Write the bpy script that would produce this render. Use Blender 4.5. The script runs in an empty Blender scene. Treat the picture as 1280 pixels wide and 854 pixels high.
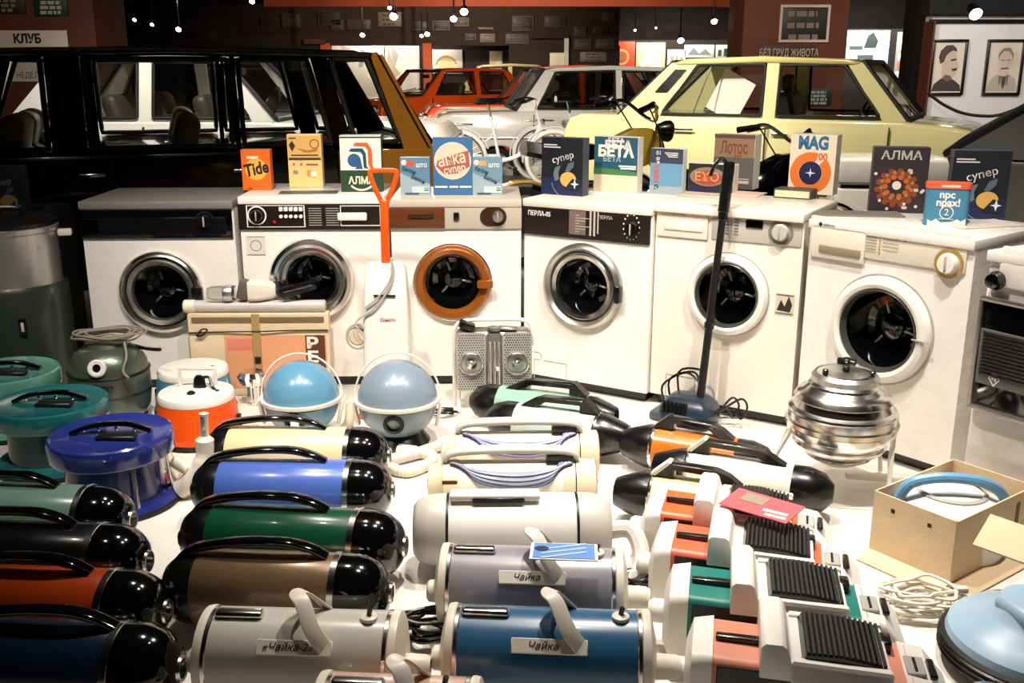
import bpy, bmesh, math, random
from mathutils import Vector as V, Matrix as Mx
random.seed(7)
S = bpy.context.scene
COL = S.collection
PI = math.pi
R = math.radians
# ---------------------------------------------------------------- camera
CH, PITCH, F = 1.43, math.atan(343 / 1244), 1244.0
cam = bpy.data.cameras.new('camera'); cam_o = bpy.data.objects.new('camera', cam); COL.objects.link(cam_o)
cam.sensor_width = 36; cam.lens = 36 * F / 1280
cam_o.location = (0, 0, CH); cam_o.rotation_euler = (PI / 2 - PITCH, 0, 0)
cam.dof.use_dof = False
S.camera = cam_o
# ---------------------------------------------------------------- world, exposure
w = bpy.data.worlds.new('world'); S.world = w; w.use_nodes = True
w.node_tree.nodes['Background'].inputs[0].default_value = (1.0, .8, .62, 1)
w.node_tree.nodes['Background'].inputs[1].default_value = .012
S.view_settings.view_transform = 'Standard'; S.view_settings.look = 'None'
S.view_settings.exposure = 0.0; S.view_settings.gamma = 1.0; S.view_settings.use_curve_mapping = False
# ---------------------------------------------------------------- gallery spotlights on ceiling tracks, plus spots added to brighten dim places
def spot(name, loc, aim, watts, angle, blend=.5, size=.06, col=(1, .84, .66)):
    l = bpy.data.lights.new(name, 'SPOT'); l.energy = watts; l.spot_size = R(angle); l.spot_blend = blend
    l.shadow_soft_size = size; l.color = col
    o = bpy.data.objects.new(name, l); COL.objects.link(o); o.location = loc
    o.rotation_euler = (V(aim) - V(loc)).to_track_quat('-Z', 'Y').to_euler(); return o
WARM = (1, .91, .8)
spot('gallery_or_fill_spot', (-.75, 2.55, 3.0), (-.35, 4.3, .35), 330, 72, .8, .05, WARM)
spot('gallery_or_fill_spot', (.15, 2.6, 3.0), (.3, 3.7, .2), 250, 84, .8, .05, WARM)
spot('gallery_or_fill_spot', (1.1, 2.55, 3.0), (1.35, 3.6, .3), 300, 84, .8, .05, WARM)
spot('gallery_or_fill_spot', (.35, 3.35, 3.0), (.35, 2.3, 0), 280, 64, .8, .05, WARM)
spot('gallery_or_fill_spot', (-1.75, 2.3, 3.0), (-1.65, 3.9, .25), 150, 66, .8, .05, WARM)  # added fill spot, brightens the dim machines on the left
spot('gallery_or_fill_spot', (-.75, 3.3, 3.0), (-.6, 2.45, 0), 110, 60, .8, .05, WARM)
# cars and back rooms
spot('gallery_or_fill_spot', (1.6, 6.3, 3.0), (2.6, 8.2, 1.0), 260, 95, .6, .05, (1, .9, .72))
spot('gallery_or_fill_spot', (-.3, 6.8, 3.0), (.5, 10.6, .8), 700, 95, .6, .05, (1, .93, .82))
spot('gallery_or_fill_spot', (-1.3, 10.9, 3.0), (-1.0, 8.8, .9), 420, 100, .6, .05, (1, .93, .82))
spot('gallery_or_fill_spot', (-2.6, 7.0, 3.0), (-2.6, 8.6, .9), 460, 95, .6, .05, (1, .93, .82))
spot('gallery_or_fill_spot', (-.45, 5.0, 3.0), (-.5, 6.3, 1.1), 130, 40, .6, .05, (1, .84, .6))
spot('gallery_or_fill_spot', (-.6, 12.2, 3.0), (-.3, 14.8, .9), 560, 95, .6, .05, (1, .88, .7))
spot('gallery_or_fill_spot', (5.3, 9.2, 3.0), (5.9, 12.0, 1.3), 260, 85, .7, .05, (1, .95, .9))
spot('gallery_or_fill_spot', (-2.6, 22.45, 3.0), (-2.6, 23, 1.3), 420, 130, .6, .05, (1, .9, .75))
spot('gallery_or_fill_spot', (3.4, 22.0, 3.0), (3.6, 23, 1.4), 520, 130, .6, .05, (1, .88, .75))
spot('gallery_or_fill_spot', (7.9, 21.6, 3.0), (8.2, 23, 1.4), 600, 120, .6, .05, (1, .95, .9))
spot('gallery_or_fill_spot', (.9, 5.3, 3.0), (.95, 6.3, .9), 90, 60, .6, .05, (1, .9, .78))  # added fill spot for the dark moped
spot('gallery_or_fill_spot', (-1.2, 18.2, 3.1), (-1.6, 22, 2.4), 520, 110, .8, .05, (1, .85, .65))  # added fill spot, lifts the dark frieze plates
spot('gallery_or_fill_spot', (-4.4, 7.6, 3.0), (-5.0, 11, 1.7), 90, 90, .6, .05, (1, .85, .65))
spot('gallery_or_fill_spot', (3.3, 10.2, 3.0), (4.1, 13, 1.5), 80, 90, .6, .05, (1, .85, .65))
spot('gallery_or_fill_spot', (2.6, 5.4, 3.0), (2.7, 6.3, 1.0), 60, 80, .6, .05, (1, .9, .78))
# ---------------------------------------------------------------- pixel -> place (a pixel gives a direction; the touched plane gives the distance)
_cp, _sp = math.cos(PITCH), math.sin(PITCH)
def ray(x, y):
    u, v = (x - 640) / F, (y - 427) / F
    return V((u, _cp - v * _sp, -(_sp + v * _cp)))
def G(x, y, z=0.0):
    d = ray(x, y); t = (z - CH) / d.z
    return V((d.x * t, d.y * t, z))
def D(x, y, Y):
    d = ray(x, y); t = Y / d.y
    return V((d.x * t, Y, CH + d.z * t))
def axis_of(pl, pr, z):
    a, b = G(pl[0], pl[1], z), G(pr[0], pr[1], z); d = b - a
    return (a + b) / 2, d.length, math.atan2(d.y, d.x)
# ---------------------------------------------------------------- materials (all procedural)
def lin(c):
    f = lambda v: v / 12.92 if v <= .04045 else ((v + .055) / 1.055) ** 2.4
    return tuple(f(v / 255) for v in c) + (1,)
MATS = {}
def mat(name, col, rough=.45, metal=0., coat=0., var=.06, scale=14., bump=0., bscale=60., emit=0., spec=.5):
    if name in MATS: return MATS[name]
    m = bpy.data.materials.new(name); m.use_nodes = True; nt = m.node_tree; b = nt.nodes['Principled BSDF']
    c = lin(col)
    tc = nt.nodes.new('ShaderNodeTexCoord'); nz = nt.nodes.new('ShaderNodeTexNoise'); nz.inputs['Scale'].default_value = scale
    nz.inputs['Detail'].default_value = 5
    nt.links.new(tc.outputs['Object'], nz.inputs['Vector'])
    mx = nt.nodes.new('ShaderNodeMix'); mx.data_type = 'RGBA'
    mx.inputs[6].default_value = tuple(max(0, v * (1 - var)) for v in c[:3]) + (1,)
    mx.inputs[7].default_value = tuple(min(1, v * (1 + var)) for v in c[:3]) + (1,)
    nt.links.new(nz.outputs['Fac'], mx.inputs[0]); nt.links.new(mx.outputs[2], b.inputs['Base Color'])
    mr = nt.nodes.new('ShaderNodeMapRange'); mr.inputs[3].default_value = max(.02, rough * .8); mr.inputs[4].default_value = min(1, rough * 1.2)
    nt.links.new(nz.outputs['Fac'], mr.inputs[0]); nt.links.new(mr.outputs[0], b.inputs['Roughness'])
    b.inputs['Metallic'].default_value = metal; b.inputs['Coat Weight'].default_value = coat; b.inputs['Coat Roughness'].default_value = .06
    b.inputs['Specular IOR Level'].default_value = spec
    if bump:
        n2 = nt.nodes.new('ShaderNodeTexNoise'); n2.inputs['Scale'].default_value = bscale
        bp = nt.nodes.new('ShaderNodeBump'); bp.inputs['Strength'].default_value = bump; bp.inputs['Distance'].default_value = .01
        nt.links.new(tc.outputs['Object'], n2.inputs['Vector']); nt.links.new(n2.outputs['Fac'], bp.inputs['Height']); nt.links.new(bp.outputs['Normal'], b.inputs['Normal'])
    if emit:
        b.inputs['Emission Color'].default_value = c; b.inputs['Emission Strength'].default_value = emit
    MATS[name] = m; return m
def glass(name, tint=(.8, .85, .85), refl=.06, rough=.02):
    if name in MATS: return MATS[name]
    m = bpy.data.materials.new(name); m.use_nodes = True; nt = m.node_tree; nt.nodes.clear()
    out = nt.nodes.new('ShaderNodeOutputMaterial'); mx = nt.nodes.new('ShaderNodeMixShader')
    tr = nt.nodes.new('ShaderNodeBsdfTransparent'); gl = nt.nodes.new('ShaderNodeBsdfGlossy'); lw = nt.nodes.new('ShaderNodeLayerWeight')
    tr.inputs[0].default_value = tint + (1,); gl.inputs['Roughness'].default_value = rough; lw.inputs[0].default_value = .25
    ma = nt.nodes.new('ShaderNodeMath'); ma.operation = 'MULTIPLY_ADD'; ma.inputs[1].default_value = .6; ma.inputs[2].default_value = refl; ma.use_clamp = True
    nt.links.new(lw.outputs['Fresnel'], ma.inputs[0]); nt.links.new(ma.outputs[0], mx.inputs[0])
    nt.links.new(tr.outputs[0], mx.inputs[1]); nt.links.new(gl.outputs[0], mx.inputs[2]); nt.links.new(mx.outputs[0], out.inputs[0])
    MATS[name] = m; return m
def pal(rgb, rough=.4, **k):
    return mat('paint_%02x%02x%02x_%d' % (rgb[0], rgb[1], rgb[2], int(rough * 100)) + ''.join('_%s%g' % i for i in k.items()), rgb, rough, **k)
ENAMEL = mat('white_enamel', (242, 237, 230), .28, coat=.3, var=.03)
ENAMEL2 = mat('cream_enamel', (238, 229, 216), .3, coat=.25, var=.03)
PLASTW = mat('white_plastic', (238, 234, 226), .42, var=.04)
PLASTI = mat('ivory_plastic', (230, 222, 206), .4, var=.05)
PLASTG = mat('grey_plastic', (176, 172, 164), .42, var=.05)
BLACK = mat('black_plastic', (12, 12, 13), .28, coat=.2, var=.2)
GLOSSB = mat('black_gloss', (6, 6, 7), .1, coat=.8, var=.1)
RUBBER = mat('black_rubber', (16, 16, 16), .65, var=.25)
CHROME = mat('chrome', (226, 223, 217), .2, metal=1, var=.05)
ALU = mat('aluminium', (210, 208, 202), .36, metal=1, var=.06)
STEEL = mat('brushed_steel', (186, 182, 174), .38, metal=1, var=.1)
DARKM = mat('dark_metal', (52, 52, 54), .4, metal=.8, var=.12)
WHITEP = mat('white_print', (236, 232, 224), .55, var=.02)
BLACKP = mat('black_print', (16, 15, 16), .55, var=.1)
DRUMG = mat('door_glass', (7, 9, 10), .05, coat=1, var=.2)
CARD = mat('cardboard', (220, 196, 160), .8, var=.12, scale=9, bump=.15, bscale=40)
BEIGEP = mat('beige_plastic', (214, 196, 168), .42, var=.06)
# ---------------------------------------------------------------- mesh builder
def cr(pts, k=6, closed=False):
    pts = [V(p) for p in pts]; n = len(pts); out = []
    if n < 3: return pts
    rng = range(n if closed else n - 1)
    for i in rng:
        if closed: p0, p1, p2, p3 = pts[i - 1], pts[i], pts[(i + 1) % n], pts[(i + 2) % n]
        else: p0, p1, p2, p3 = pts[max(i - 1, 0)], pts[i], pts[i + 1], pts[min(i + 2, n - 1)]
        for j in range(k):
            t = j / k
            out.append(.5 * ((2 * p1) + (p2 - p0) * t + (2 * p0 - 5 * p1 + 4 * p2 - p3) * t * t + (3 * p1 - p0 - 3 * p2 + p3) * t ** 3))
    if not closed: out.append(pts[-1])
    return out
def rrect(w, h, r, k=4):
    o = []
    for cx, cy, a in ((w / 2 - r, h / 2 - r, 0), (-w / 2 + r, h / 2 - r, 90), (-w / 2 + r, -h / 2 + r, 180), (w / 2 - r, -h / 2 + r, 270)):
        for i in range(k + 1):
            t = R(a + 90 * i / k); o.append((cx + r * math.cos(t), cy + r * math.sin(t)))
    return o
def circ(r, n=24, cx=0, cy=0, a0=0, a1=360):
    full = abs(a1 - a0) >= 360
    return [(cx + r * math.cos(R(a0 + (a1 - a0) * i / (n if full else n - 1))), cy + r * math.sin(R(a0 + (a1 - a0) * i / (n if full else n - 1)))) for i in range(n)]
FONT_CACHE = {}
class B:
    def __init__(s): s.bm = bmesh.new()
    def merge(s, t, M=None):
        if M is not None: bmesh.ops.transform(t, matrix=M, verts=t.verts)
        me = bpy.data.meshes.new('tmp'); t.to_mesh(me); t.free(); s.bm.from_mesh(me); bpy.data.meshes.remove(me); return s
    def box(s, c, d, bev=0., seg=2, rot=None):
        t = bmesh.new(); bmesh.ops.create_cube(t, size=1)
        for v in t.verts: v.co = V((v.co.x * d[0], v.co.y * d[1], v.co.z * d[2]))
        if bev: bmesh.ops.bevel(t, geom=t.edges[:], offset=min(bev, min(d) * .49), segments=seg, profile=.5, affect='EDGES')
        M = Mx.Translation(V(c))
        if rot: M = M @ Mx.Rotation(rot[2], 4, 'Z') @ Mx.Rotation(rot[1], 4, 'Y') @ Mx.Rotation(rot[0], 4, 'X')
        return s.merge(t, M)
    def lathe(s, prof, p=(0, 0, 0), d=(0, 0, 1), n=32, a0=0, a1=360):
        t = bmesh.new(); rings = []; full = abs(a1 - a0) >= 360; m = n if full else n + 1
        for r, h in prof:
            if r < 1e-6: rings.append([t.verts.new((0, 0, h))])
            else: rings.append([t.verts.new((r * math.cos(R(a0 + (a1 - a0) * i / n)), r * math.sin(R(a0 + (a1 - a0) * i / n)), h)) for i in range(m)])
        for a, b in zip(rings, rings[1:]):
            for i in range(n):
                j = (i + 1) % m if full else i + 1
                if len(a) == 1 and len(b) == 1: continue
                if len(a) == 1: t.faces.new((a[0], b[j], b[i]))
                elif len(b) == 1: t.faces.new((a[i], a[j], b[0]))
                else: t.faces.new((a[i], a[j], b[j], b[i]))
        q = V((0, 0, 1)).rotation_difference(V(d).normalized()).to_matrix().to_4x4()
        return s.merge(t, Mx.Translation(V(p)) @ q)
    def cyl(s, p0, p1, r, r1=None, n=20, bev=0.):
        p0, p1 = V(p0), V(p1); L = (p1 - p0).length; r1 = r if r1 is None else r1
        b = min(bev, L * .4, r * .6)
        pr = [(0, 0), (r - b, 0), (r, b), (r1, L - b), (r1 - b, L), (0, L)] if b else [(0, 0), (r, 0), (r1, L), (0, L)]
        return s.lathe(pr, p0, p1 - p0, n)
    def ball(s, c, r, n=20, sc=(1, 1, 1)):
        t = bmesh.new(); bmesh.ops.create_uvsphere(t, u_segments=n, v_segments=max(6, n * 2 // 3), radius=r)
        return s.merge(t, Mx.Translation(V(c)) @ Mx.Diagonal(V(sc).to_4d()))
    def tube(s, pts, r, n=8, closed=False, smooth=5, prof=None, up=None):
        pts = cr(pts, smooth, closed) if smooth else [V(p) for p in pts]
        m = len(pts); t = bmesh.new(); rings = []; N = None
        for i, p in enumerate(pts):
            if closed: tg = pts[(i + 1) % m] - pts[i - 1]
            else: tg = pts[min(i + 1, m - 1)] - pts[max(i - 1, 0)]
            if tg.length < 1e-9: tg = V((0, 0, 1))
            tg.normalize()
            if callable(up): q_ = V(up(p)); N = q_ - tg * tg.dot(q_)
            elif up is not None: N = V(up) - tg * tg.dot(V(up))
            elif N is None:
                a = V((0, 0, 1)) if abs(tg.z) < .9 else V((1, 0, 0)); N = a - tg * a.dot(tg)
            else: N = N - tg * N.dot(tg)
            N.normalize(); Bn = tg.cross(N)
            rr = r[min(i * len(r) // m, len(r) - 1)] if isinstance(r, (list, tuple)) else r
            if prof: rings.append([t.verts.new(p + Bn * a + N * b) for a, b in prof])
            else: rings.append([t.verts.new(p + (N * math.cos(2 * PI * k / n) + Bn * math.sin(2 * PI * k / n)) * rr) for k in range(n)])
        q = len(rings[0])
        for i in range(m if closed else m - 1):
            a, b = rings[i], rings[(i + 1) % m]
            for k in range(q): t.faces.new((a[k], a[(k + 1) % q], b[(k + 1) % q], b[k]))
        if not closed: t.faces.new(rings[0][::-1]); t.faces.new(rings[-1])
        return s.merge(t)
    def loft(s, rings, cap=True):
        t = bmesh.new(); rs = [[t.verts.new(V(p)) for p in r] for r in rings]; q = len(rs[0])
        for a, b in zip(rs, rs[1:]):
            for k in range(q): t.faces.new((a[k], a[(k + 1) % q], b[(k + 1) % q], b[k]))
        if cap: t.faces.new(rs[0][::-1]); t.faces.new(rs[-1])
        return s.merge(t)
    def prism(s, poly, y0, y1, bev=0., seg=2, M=None):
        """poly in x,z; extruded along y"""
        t = bmesh.new(); a = [t.verts.new((x, y0, z)) for x, z in poly]; b = [t.verts.new((x, y1, z)) for x, z in poly]; n = len(poly)
        t.faces.new(a); t.faces.new(b[::-1])
        for i in range(n): t.faces.new((a[i], b[i], b[(i + 1) % n], a[(i + 1) % n]))
        bmesh.ops.recalc_face_normals(t, faces=t.faces[:])
        if bev: bmesh.ops.bevel(t, geom=[e for e in t.edges if e.calc_face_angle(0) > .35], offset=bev, segments=seg, profile=.5, affect='EDGES', clamp_overlap=True)
        return s.merge(t, M)
    def flat(s, poly, y):
        t = bmesh.new(); t.faces.new([t.verts.new((x, y, z)) for x, z in poly]); return s.merge(t)
    def quad(s, a, b, c, d, th=0.):
        t = bmesh.new(); vs = [t.verts.new(V(p)) for p in (a, b, c, d)]; t.faces.new(vs)
        if th:
            n = (V(b) - V(a)).cross(V(d) - V(a)).normalized() * th
            ws = [t.verts.new(V(p) + n) for p in (a, b, c, d)]; t.faces.new(ws[::-1])
            for i in range(4): t.faces.new((vs[i], ws[i], ws[(i + 1) % 4], vs[(i + 1) % 4]))
        return s.merge(t)
    def text(s, body, h, M, ext=.0008, shear=0., bold=0., sx=1., space=1.):
        key = (body, shear, bold, space)
        if key not in FONT_CACHE:
            cu = bpy.data.curves.new('f', 'FONT'); cu.body = body; cu.size = 1; cu.shear = shear; cu.offset = bold; cu.space_character = space
            cu.align_x = 'CENTER'; cu.align_y = 'CENTER'; cu.resolution_u = 3
            ob = bpy.data.objects.new('f', cu); me = bpy.data.meshes.new_from_object(ob); bpy.data.objects.remove(ob); bpy.data.curves.remove(cu)
            FONT_CACHE[key] = me
        t = bmesh.new(); t.from_mesh(FONT_CACHE[key])
        for v in t.verts: v.co = V((v.co.x * h * 1.38 * sx, 0, v.co.y * h * 1.38))
        bmesh.ops.recalc_face_normals(t, faces=t.faces[:])
        r = bmesh.ops.extrude_face_region(t, geom=t.faces[:])
        for e in r['geom']:
            if isinstance(e, bmesh.types.BMVert): e.co.y -= ext
        return s.merge(t, M)
    def xf(s, M): bmesh.ops.transform(s.bm, matrix=M, verts=s.bm.verts); return s
    def mesh(s, name, m, ang=.62):
        bm = s.bm; bmesh.ops.recalc_face_normals(bm, faces=bm.faces[:])
        for f in bm.faces: f.smooth = True
        for e in bm.edges:
            if len(e.link_faces) == 2 and e.calc_face_angle(0) > ang: e.smooth = False
        me = bpy.data.meshes.new(name); bm.to_mesh(me); bm.free(); me.materials.append(m); return me
    def build(s, name, m, par=None, label=None, M=None, kind=None):
        o = bpy.data.objects.new(name, s.mesh(name, m)); COL.objects.link(o)
        if par is not None: o.parent = par
        if M is not None: o.matrix_local = M
        if label: o['label'] = label
        if kind: o['kind'] = kind
        return o
def put(name, me, par, M, label=None):
    o = bpy.data.objects.new(name, me); COL.objects.link(o); o.parent = par; o.matrix_local = M
    if label: o['label'] = label
    return o
def thing(name, label, cat, loc=(0, 0, 0), rz=0., group=None, rx=0., ry=0.):
    o = bpy.data.objects.new(name, None); COL.objects.link(o); o.empty_display_size = .1
    o.location = loc; o.rotation_euler = (rx, ry, rz); o['label'] = label; o['category'] = cat
    if group: o['group'] = group
    return o
def tag(o, label, cat, group=None):
    o['label'] = label; o['category'] = cat
    if group: o['group'] = group
    return o
def struct(o): o['kind'] = 'structure'; return o
T = Mx.Translation
def RX(a): return Mx.Rotation(a, 4, 'X')
def RY(a): return Mx.Rotation(a, 4, 'Y')
def RZ(a): return Mx.Rotation(a, 4, 'Z')
# flat print on a front face (local x,z plane facing -y); u,v in 0..1 of the face
def art(par, W, H, y, items, x0=None, z0=0.):
    x0 = -W / 2 if x0 is None else x0
    e = y
    for it in items:
        e -= .0005; k = it[0]; c = it[1]; m = pal(c, .5, var=.03) if isinstance(c, tuple) else c
        b = B(); P = lambda u, v: (x0 + u * W, z0 + v * H)
        nm = 'printed_shape'
        if k == 'rect': b.prism([P(it[2], it[3]), P(it[4], it[3]), P(it[4], it[5]), P(it[2], it[5])], e, e + .0004)
        elif k == 'poly': b.prism([P(*q) for q in it[2]], e, e + .0004)
        elif k == 'circ':
            sx = it[5] if len(it) > 5 else 1.
            b.prism([(P(it[2], it[3])[0] + a * sx, P(it[2], it[3])[1] + c2) for a, c2 in circ(it[4] * W, 28)], e, e + .0004)
        elif k == 'ring':
            u, v, r, wd = it[2:6]; a0, a1 = (it[6], it[7]) if len(it) > 6 else (0, 360)
            cx, cz = P(u, v); n = 28
            o1 = circ(r * W, n, cx, cz, a0, a1 if a1 - a0 < 360 else a0 + 359.9); i1 = circ((r - wd) * W, n, cx, cz, a0, a1 if a1 - a0 < 360 else a0 + 359.9)
            b.prism(o1 + i1[::-1], e, e + .0004)
        elif k == 'bars' and len(it[2]) <= 8 and len(it[2]) > 1:
            for (u0, v0, u1, v1) in it[2]: B().prism([P(u0, v0), P(u1, v0), P(u1, v1), P(u0, v1)], e, e + .0004).build(nm, m, par)
            b.bm.free(); continue
        elif k == 'dots':
            for (u, v, r) in it[2]:
                cx, cz = P(u, v); b.prism(circ(r * W, 10, cx, cz), e, e + .0004)
        elif k == 'bars':
            for (u0, v0, u1, v1) in it[2]: b.prism([P(u0, v0), P(u1, v0), P(u1, v1), P(u0, v1)], e, e + .0004)
        elif k == 'text':
            u, v, h, body = it[2:6]; kw = it[6] if len(it) > 6 else {}
            rot = kw.get('rot', 0); cx, cz = P(u, v); nm = 'lettering'
            b.text(body, h * H, T((cx, e, cz)) @ RY(-R(rot)), .0004, kw.get('shear', 0), kw.get('bold', 0), kw.get('sx', 1), kw.get('space', 1))
        b.build(nm, m, par, kind='stuff' if k in ('dots', 'bars') and len(it[2]) > 8 else None)
# ================================================================ STRUCTURE
FZ = -.08
FLOORM = mat('floor_white', (238, 233, 224), .3, coat=.15, var=.05, scale=3)
FLOORD = mat('floor_dark', (70, 58, 50), .4, var=.15, scale=4)
BROWN = mat('brown_wall', (92, 40, 16), .7, var=.12, scale=5)
DBROWN = mat('dark_brown_wall', (26, 13, 8), .75, var=.15, scale=5)
ORANGEW = mat('orange_wall', (205, 84, 32), .65, var=.08, scale=5)
CEILM = mat('black_ceiling', (10, 9, 9), .9, var=.2)
WALLW = mat('white_wall', (226, 222, 220), .75, var=.03, scale=5)
struct(B().box((1, 11.5, FZ - .05), (26, 28, .1)).build('floor', FLOORD))
struct(B().box((.3, 2.75, FZ / 2), (6.6, 4.7, -FZ - .002)).build('display_platform', FLOORM))
struct(B().box((1, 11.5, 3.35), (26, 28, .1)).build('ceiling', CEILM))
struct(B().box((1, 25.55, 1.6), (26, .1, 3.4)).build('wall_back', DBROWN))
struct(B().box((-12.05, 11.5, 1.6), (.1, 28, 3.4)).build('wall_left', DBROWN))
struct(B().box((14.05, 11.5, 1.6), (.1, 28, 3.4)).build('wall_right', DBROWN))
struct(B().box((1, -2.55, 1.6), (26, .1, 3.4)).build('wall_front', DBROWN))
def px_panel(name, x0, y0, x1, y1, Y, th, m, st=True, bev=0.):
    a, c = D(x0, y1, Y), D(x1, y0, Y)
    o = B().box(((a.x + c.x) / 2, Y + th / 2, (a.z + c.z) / 2), (c.x - a.x, th, c.z - a.z), bev).build(name, m)
    if st: struct(o)
    return o
# frieze wall that carries the signs, the openings under it, the nearer beams
a, c = D(110, 57, 22), D(775, 4, 22)
struct(B().box(((a.x + c.x) / 2, 22.1, (a.z + 3.3) / 2), (c.x - a.x, .2, 3.3 - a.z)).build('wall_frieze', mat('frieze_brown', (44, 20, 9), .75, var=.12)))
px_panel('wall_back_left', 130, 57, 404, 130, 22, .2, DBROWN)
px_panel('trim_1', 404, 54, 412, 130, 21.95, .25, ORANGEW)
px_panel('trim_2', 530, 54, 539, 130, 21.95, .25, ORANGEW)
px_panel('trim_3', 380, 49, 406, 55, 21.9, .08, BROWN)
px_panel('wall_back_center', 636, 57, 775, 130, 22, .2, mat('frieze_brown', (0, 0, 0)))
a = D(330, 8, 17); c = D(932, -14, 17)
struct(B().box(((a.x + c.x) / 2, 17.1, (a.z + 3.3) / 2), (c.x - a.x, .2, 3.3 - a.z)).build('beam', ORANGEW))
a = D(200, 5, 19); c = D(420, -14, 19)
struct(B().box(((a.x + c.x) / 2, 19.1, (a.z + 3.3) / 2), (c.x - a.x, .2, 3.3 - a.z)).build('beam', DBROWN))
# pillars
def pillar(name, x0, x1, Y, dpt, m):
    a, c = D(x0, 84, Y), D(x1, 84, Y)
    struct(B().box(((a.x + c.x) / 2, Y + dpt / 2, 1.63), (c.x - a.x, dpt, 3.42), .01).build(name, m))
pillar('pillar', -60, 124, 11, .9, BROWN)
pillar('pillar', 926, 1056, 13, .9, BROWN)
pillar('pillar', 1140, 1162, 15, .5, DBROWN)
# right white wall with portraits
a, c = D(1166, 20, 12.3), D(1420, 20, 12.3)
struct(B().box(((a.x + c.x) / 2, 12.4, 1.45), (c.x - a.x, .2, 3.06)).build('wall_portraits', WALLW))
px_panel('trim_4', 1156, 26, 1168, 160, 12.2, .3, BROWN)
px_panel('trim_5', 1163, 24, 1420, 28, 12.24, .05, BLACK)
a = D(1160, 18, 12.2); c = D(1420, -20, 12.2)
struct(B().box(((a.x + c.x) / 2, 12.3, (a.z + 3.3) / 2), (c.x - a.x, .25, 3.3 - a.z)).build('beam', CEILM))
# ================================================================ SIGNS, POSTERS, PORTRAITS
def sign(x0, y0, x1, y1, Y, face, label, cat='sign', lines=None, frame=None, group=None, name='sign_board', rows=2, ink=(150, 135, 110), tilt=0):
    a, c = D(x0, y1, Y), D(x1, y0, Y); W, H = c.x - a.x, c.z - a.z
    t = thing(name, label, cat, ((a.x + c.x) / 2, Y, a.z), 0, group, rx=tilt)
    B().box((0, -.012, H / 2), (W, .02, H), .004).build('board', pal(face, .5), t)
    if frame:
        f = B(); w_ = min(W, H) * .07
        for p in ((0, H - w_ / 2, W, w_), (0, w_ / 2, W, w_)): f.box((p[0], -.026, p[1]), (p[2], .02, p[3]))
        for sx in (-1, 1): f.box((sx * (W / 2 - w_ / 2), -.026, H / 2), (w_, .02, H - 2 * w_))
        f.build('frame', pal(frame, .4), t)
    if lines: art(t, W, H, -.0225, lines)
    else:
        bars = []; rnd = random.Random(int(x0 * 7 + y0))
        for i in range(rows):
            v = .78 - .62 * i / max(1, rows - 1) if rows > 1 else .5
            u = .16 + .08 * rnd.random(); end = .84 - .1 * rnd.random()
            while u < end:
                q = min(end, u + .08 + .16 * rnd.random()); bars.append((u, v - .09, q, v + .05)); u = q + .04
        art(t, W, H, -.0225, [('bars', ink, bars)])
    return t
GS = 'small framed notices on the brown frieze wall'
LB = 'small dim notice plate hung on the brown frieze wall'
NL = ['framed dim notice above the station wagon rear roof edge', 'small plate overlapping the framed notice over the wagon roof', 'grey plate between the framed notice and the pale three-line notice', 'pale three-line notice over the tree drawing panel',
 'small dark plate just right of the pale three-line notice', 'dark plate above the wreath poster', 'light plate right of the dark plate above the wreath poster', 'thin pale strip plate above the narrow cream panel', 'pale plate under the thin strip plate',
 'tiny dark plate beside the pale plate over the doorway', 'long plate at the upper left corner of the doorway', 'wide dark plate above the doorway corner', 'wide dark plate right of the doorway top', 'square grey plate between doorway and banner, upper row', 'dark plate beside the square grey plate',
 'grey plate between doorway and banner, middle row', 'wide grey plate nearest the orange banner', 'large pale plate resting above the white sedan roof', 'topmost small plate nearest the orange banner', 'dark plate left of the tall grey plate over the wagon', 'tall grey plate over the middle of the wagon roof',
 'thin dark plate high over the wagon roof', 'large dark plate upper of the pair next to the brown pillar', 'large dark plate lower of the pair next to the brown pillar']
for lb, (x0, y0, x1, y1, tone) in zip(NL, ((398, 14, 426, 32, 0), (414, 24, 430, 38, 1), (434, 24, 464, 37, 1), (473, 15, 502, 33, 2), (516, 27, 534, 38, 0), (541, 26, 562, 38, 0),
        (568, 22, 586, 33, 1), (598, 34, 617, 37, 2), (600, 42, 619, 53, 2), (582, 42, 595, 50, 0), (632, 42, 661, 55, 1), (640, 20, 667, 39, 0), (680, 20, 707, 34, 0),
        (716, 33, 733, 45, 1), (740, 33, 760, 43, 0), (717, 49, 739, 62, 1), (744, 49, 768, 61, 1), (725, 65, 758, 77, 2), (751, 16, 769, 28, 1),
        (327, 22, 350, 35, 0), (353, 17, 377, 35, 1), (285, 10, 312, 18, 0), (236, 10, 270, 30, 0), (236, 37, 272, 52, 0))):
    f = [(44, 34, 28), (74, 62, 50), (120, 104, 86)][tone]
    sign(x0, y0, x1, y1, 22.0, f, lb, group=GS, frame=(66, 56, 48) if tone != 2 else None, rows=2 + (x1 - x0 > 24), ink=(50, 40, 32), name='notice_plate')
sign(0 - 12, 38, 84, 102, 11.0, (226, 214, 200), 'white enamel sign reading КЛУБ on the brown pillar behind the station wagon', name='club_sign', frame=None,
     lines=[('text', BLACKP, .52, .83, .17, 'КЛУБ', dict(bold=.05, sx=.9)), ('text', BLACKP, .6, .5, .12, 'НА'), ('text', BLACKP, .55, .12, .12, 'НЕДЕЛЯТА', dict(sx=.8))])
sign(-30, -12, 30, 17, 11.0, (22, 24, 26), 'black notice board with white lines above the white club sign', rows=4, ink=(130, 126, 118), name='black_notice')
sign(44, -10, 83, 20, 11.0, (20, 52, 36), 'green notice board with white lines above the white club sign', rows=4, ink=(190, 188, 176), name='green_notice')
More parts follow.
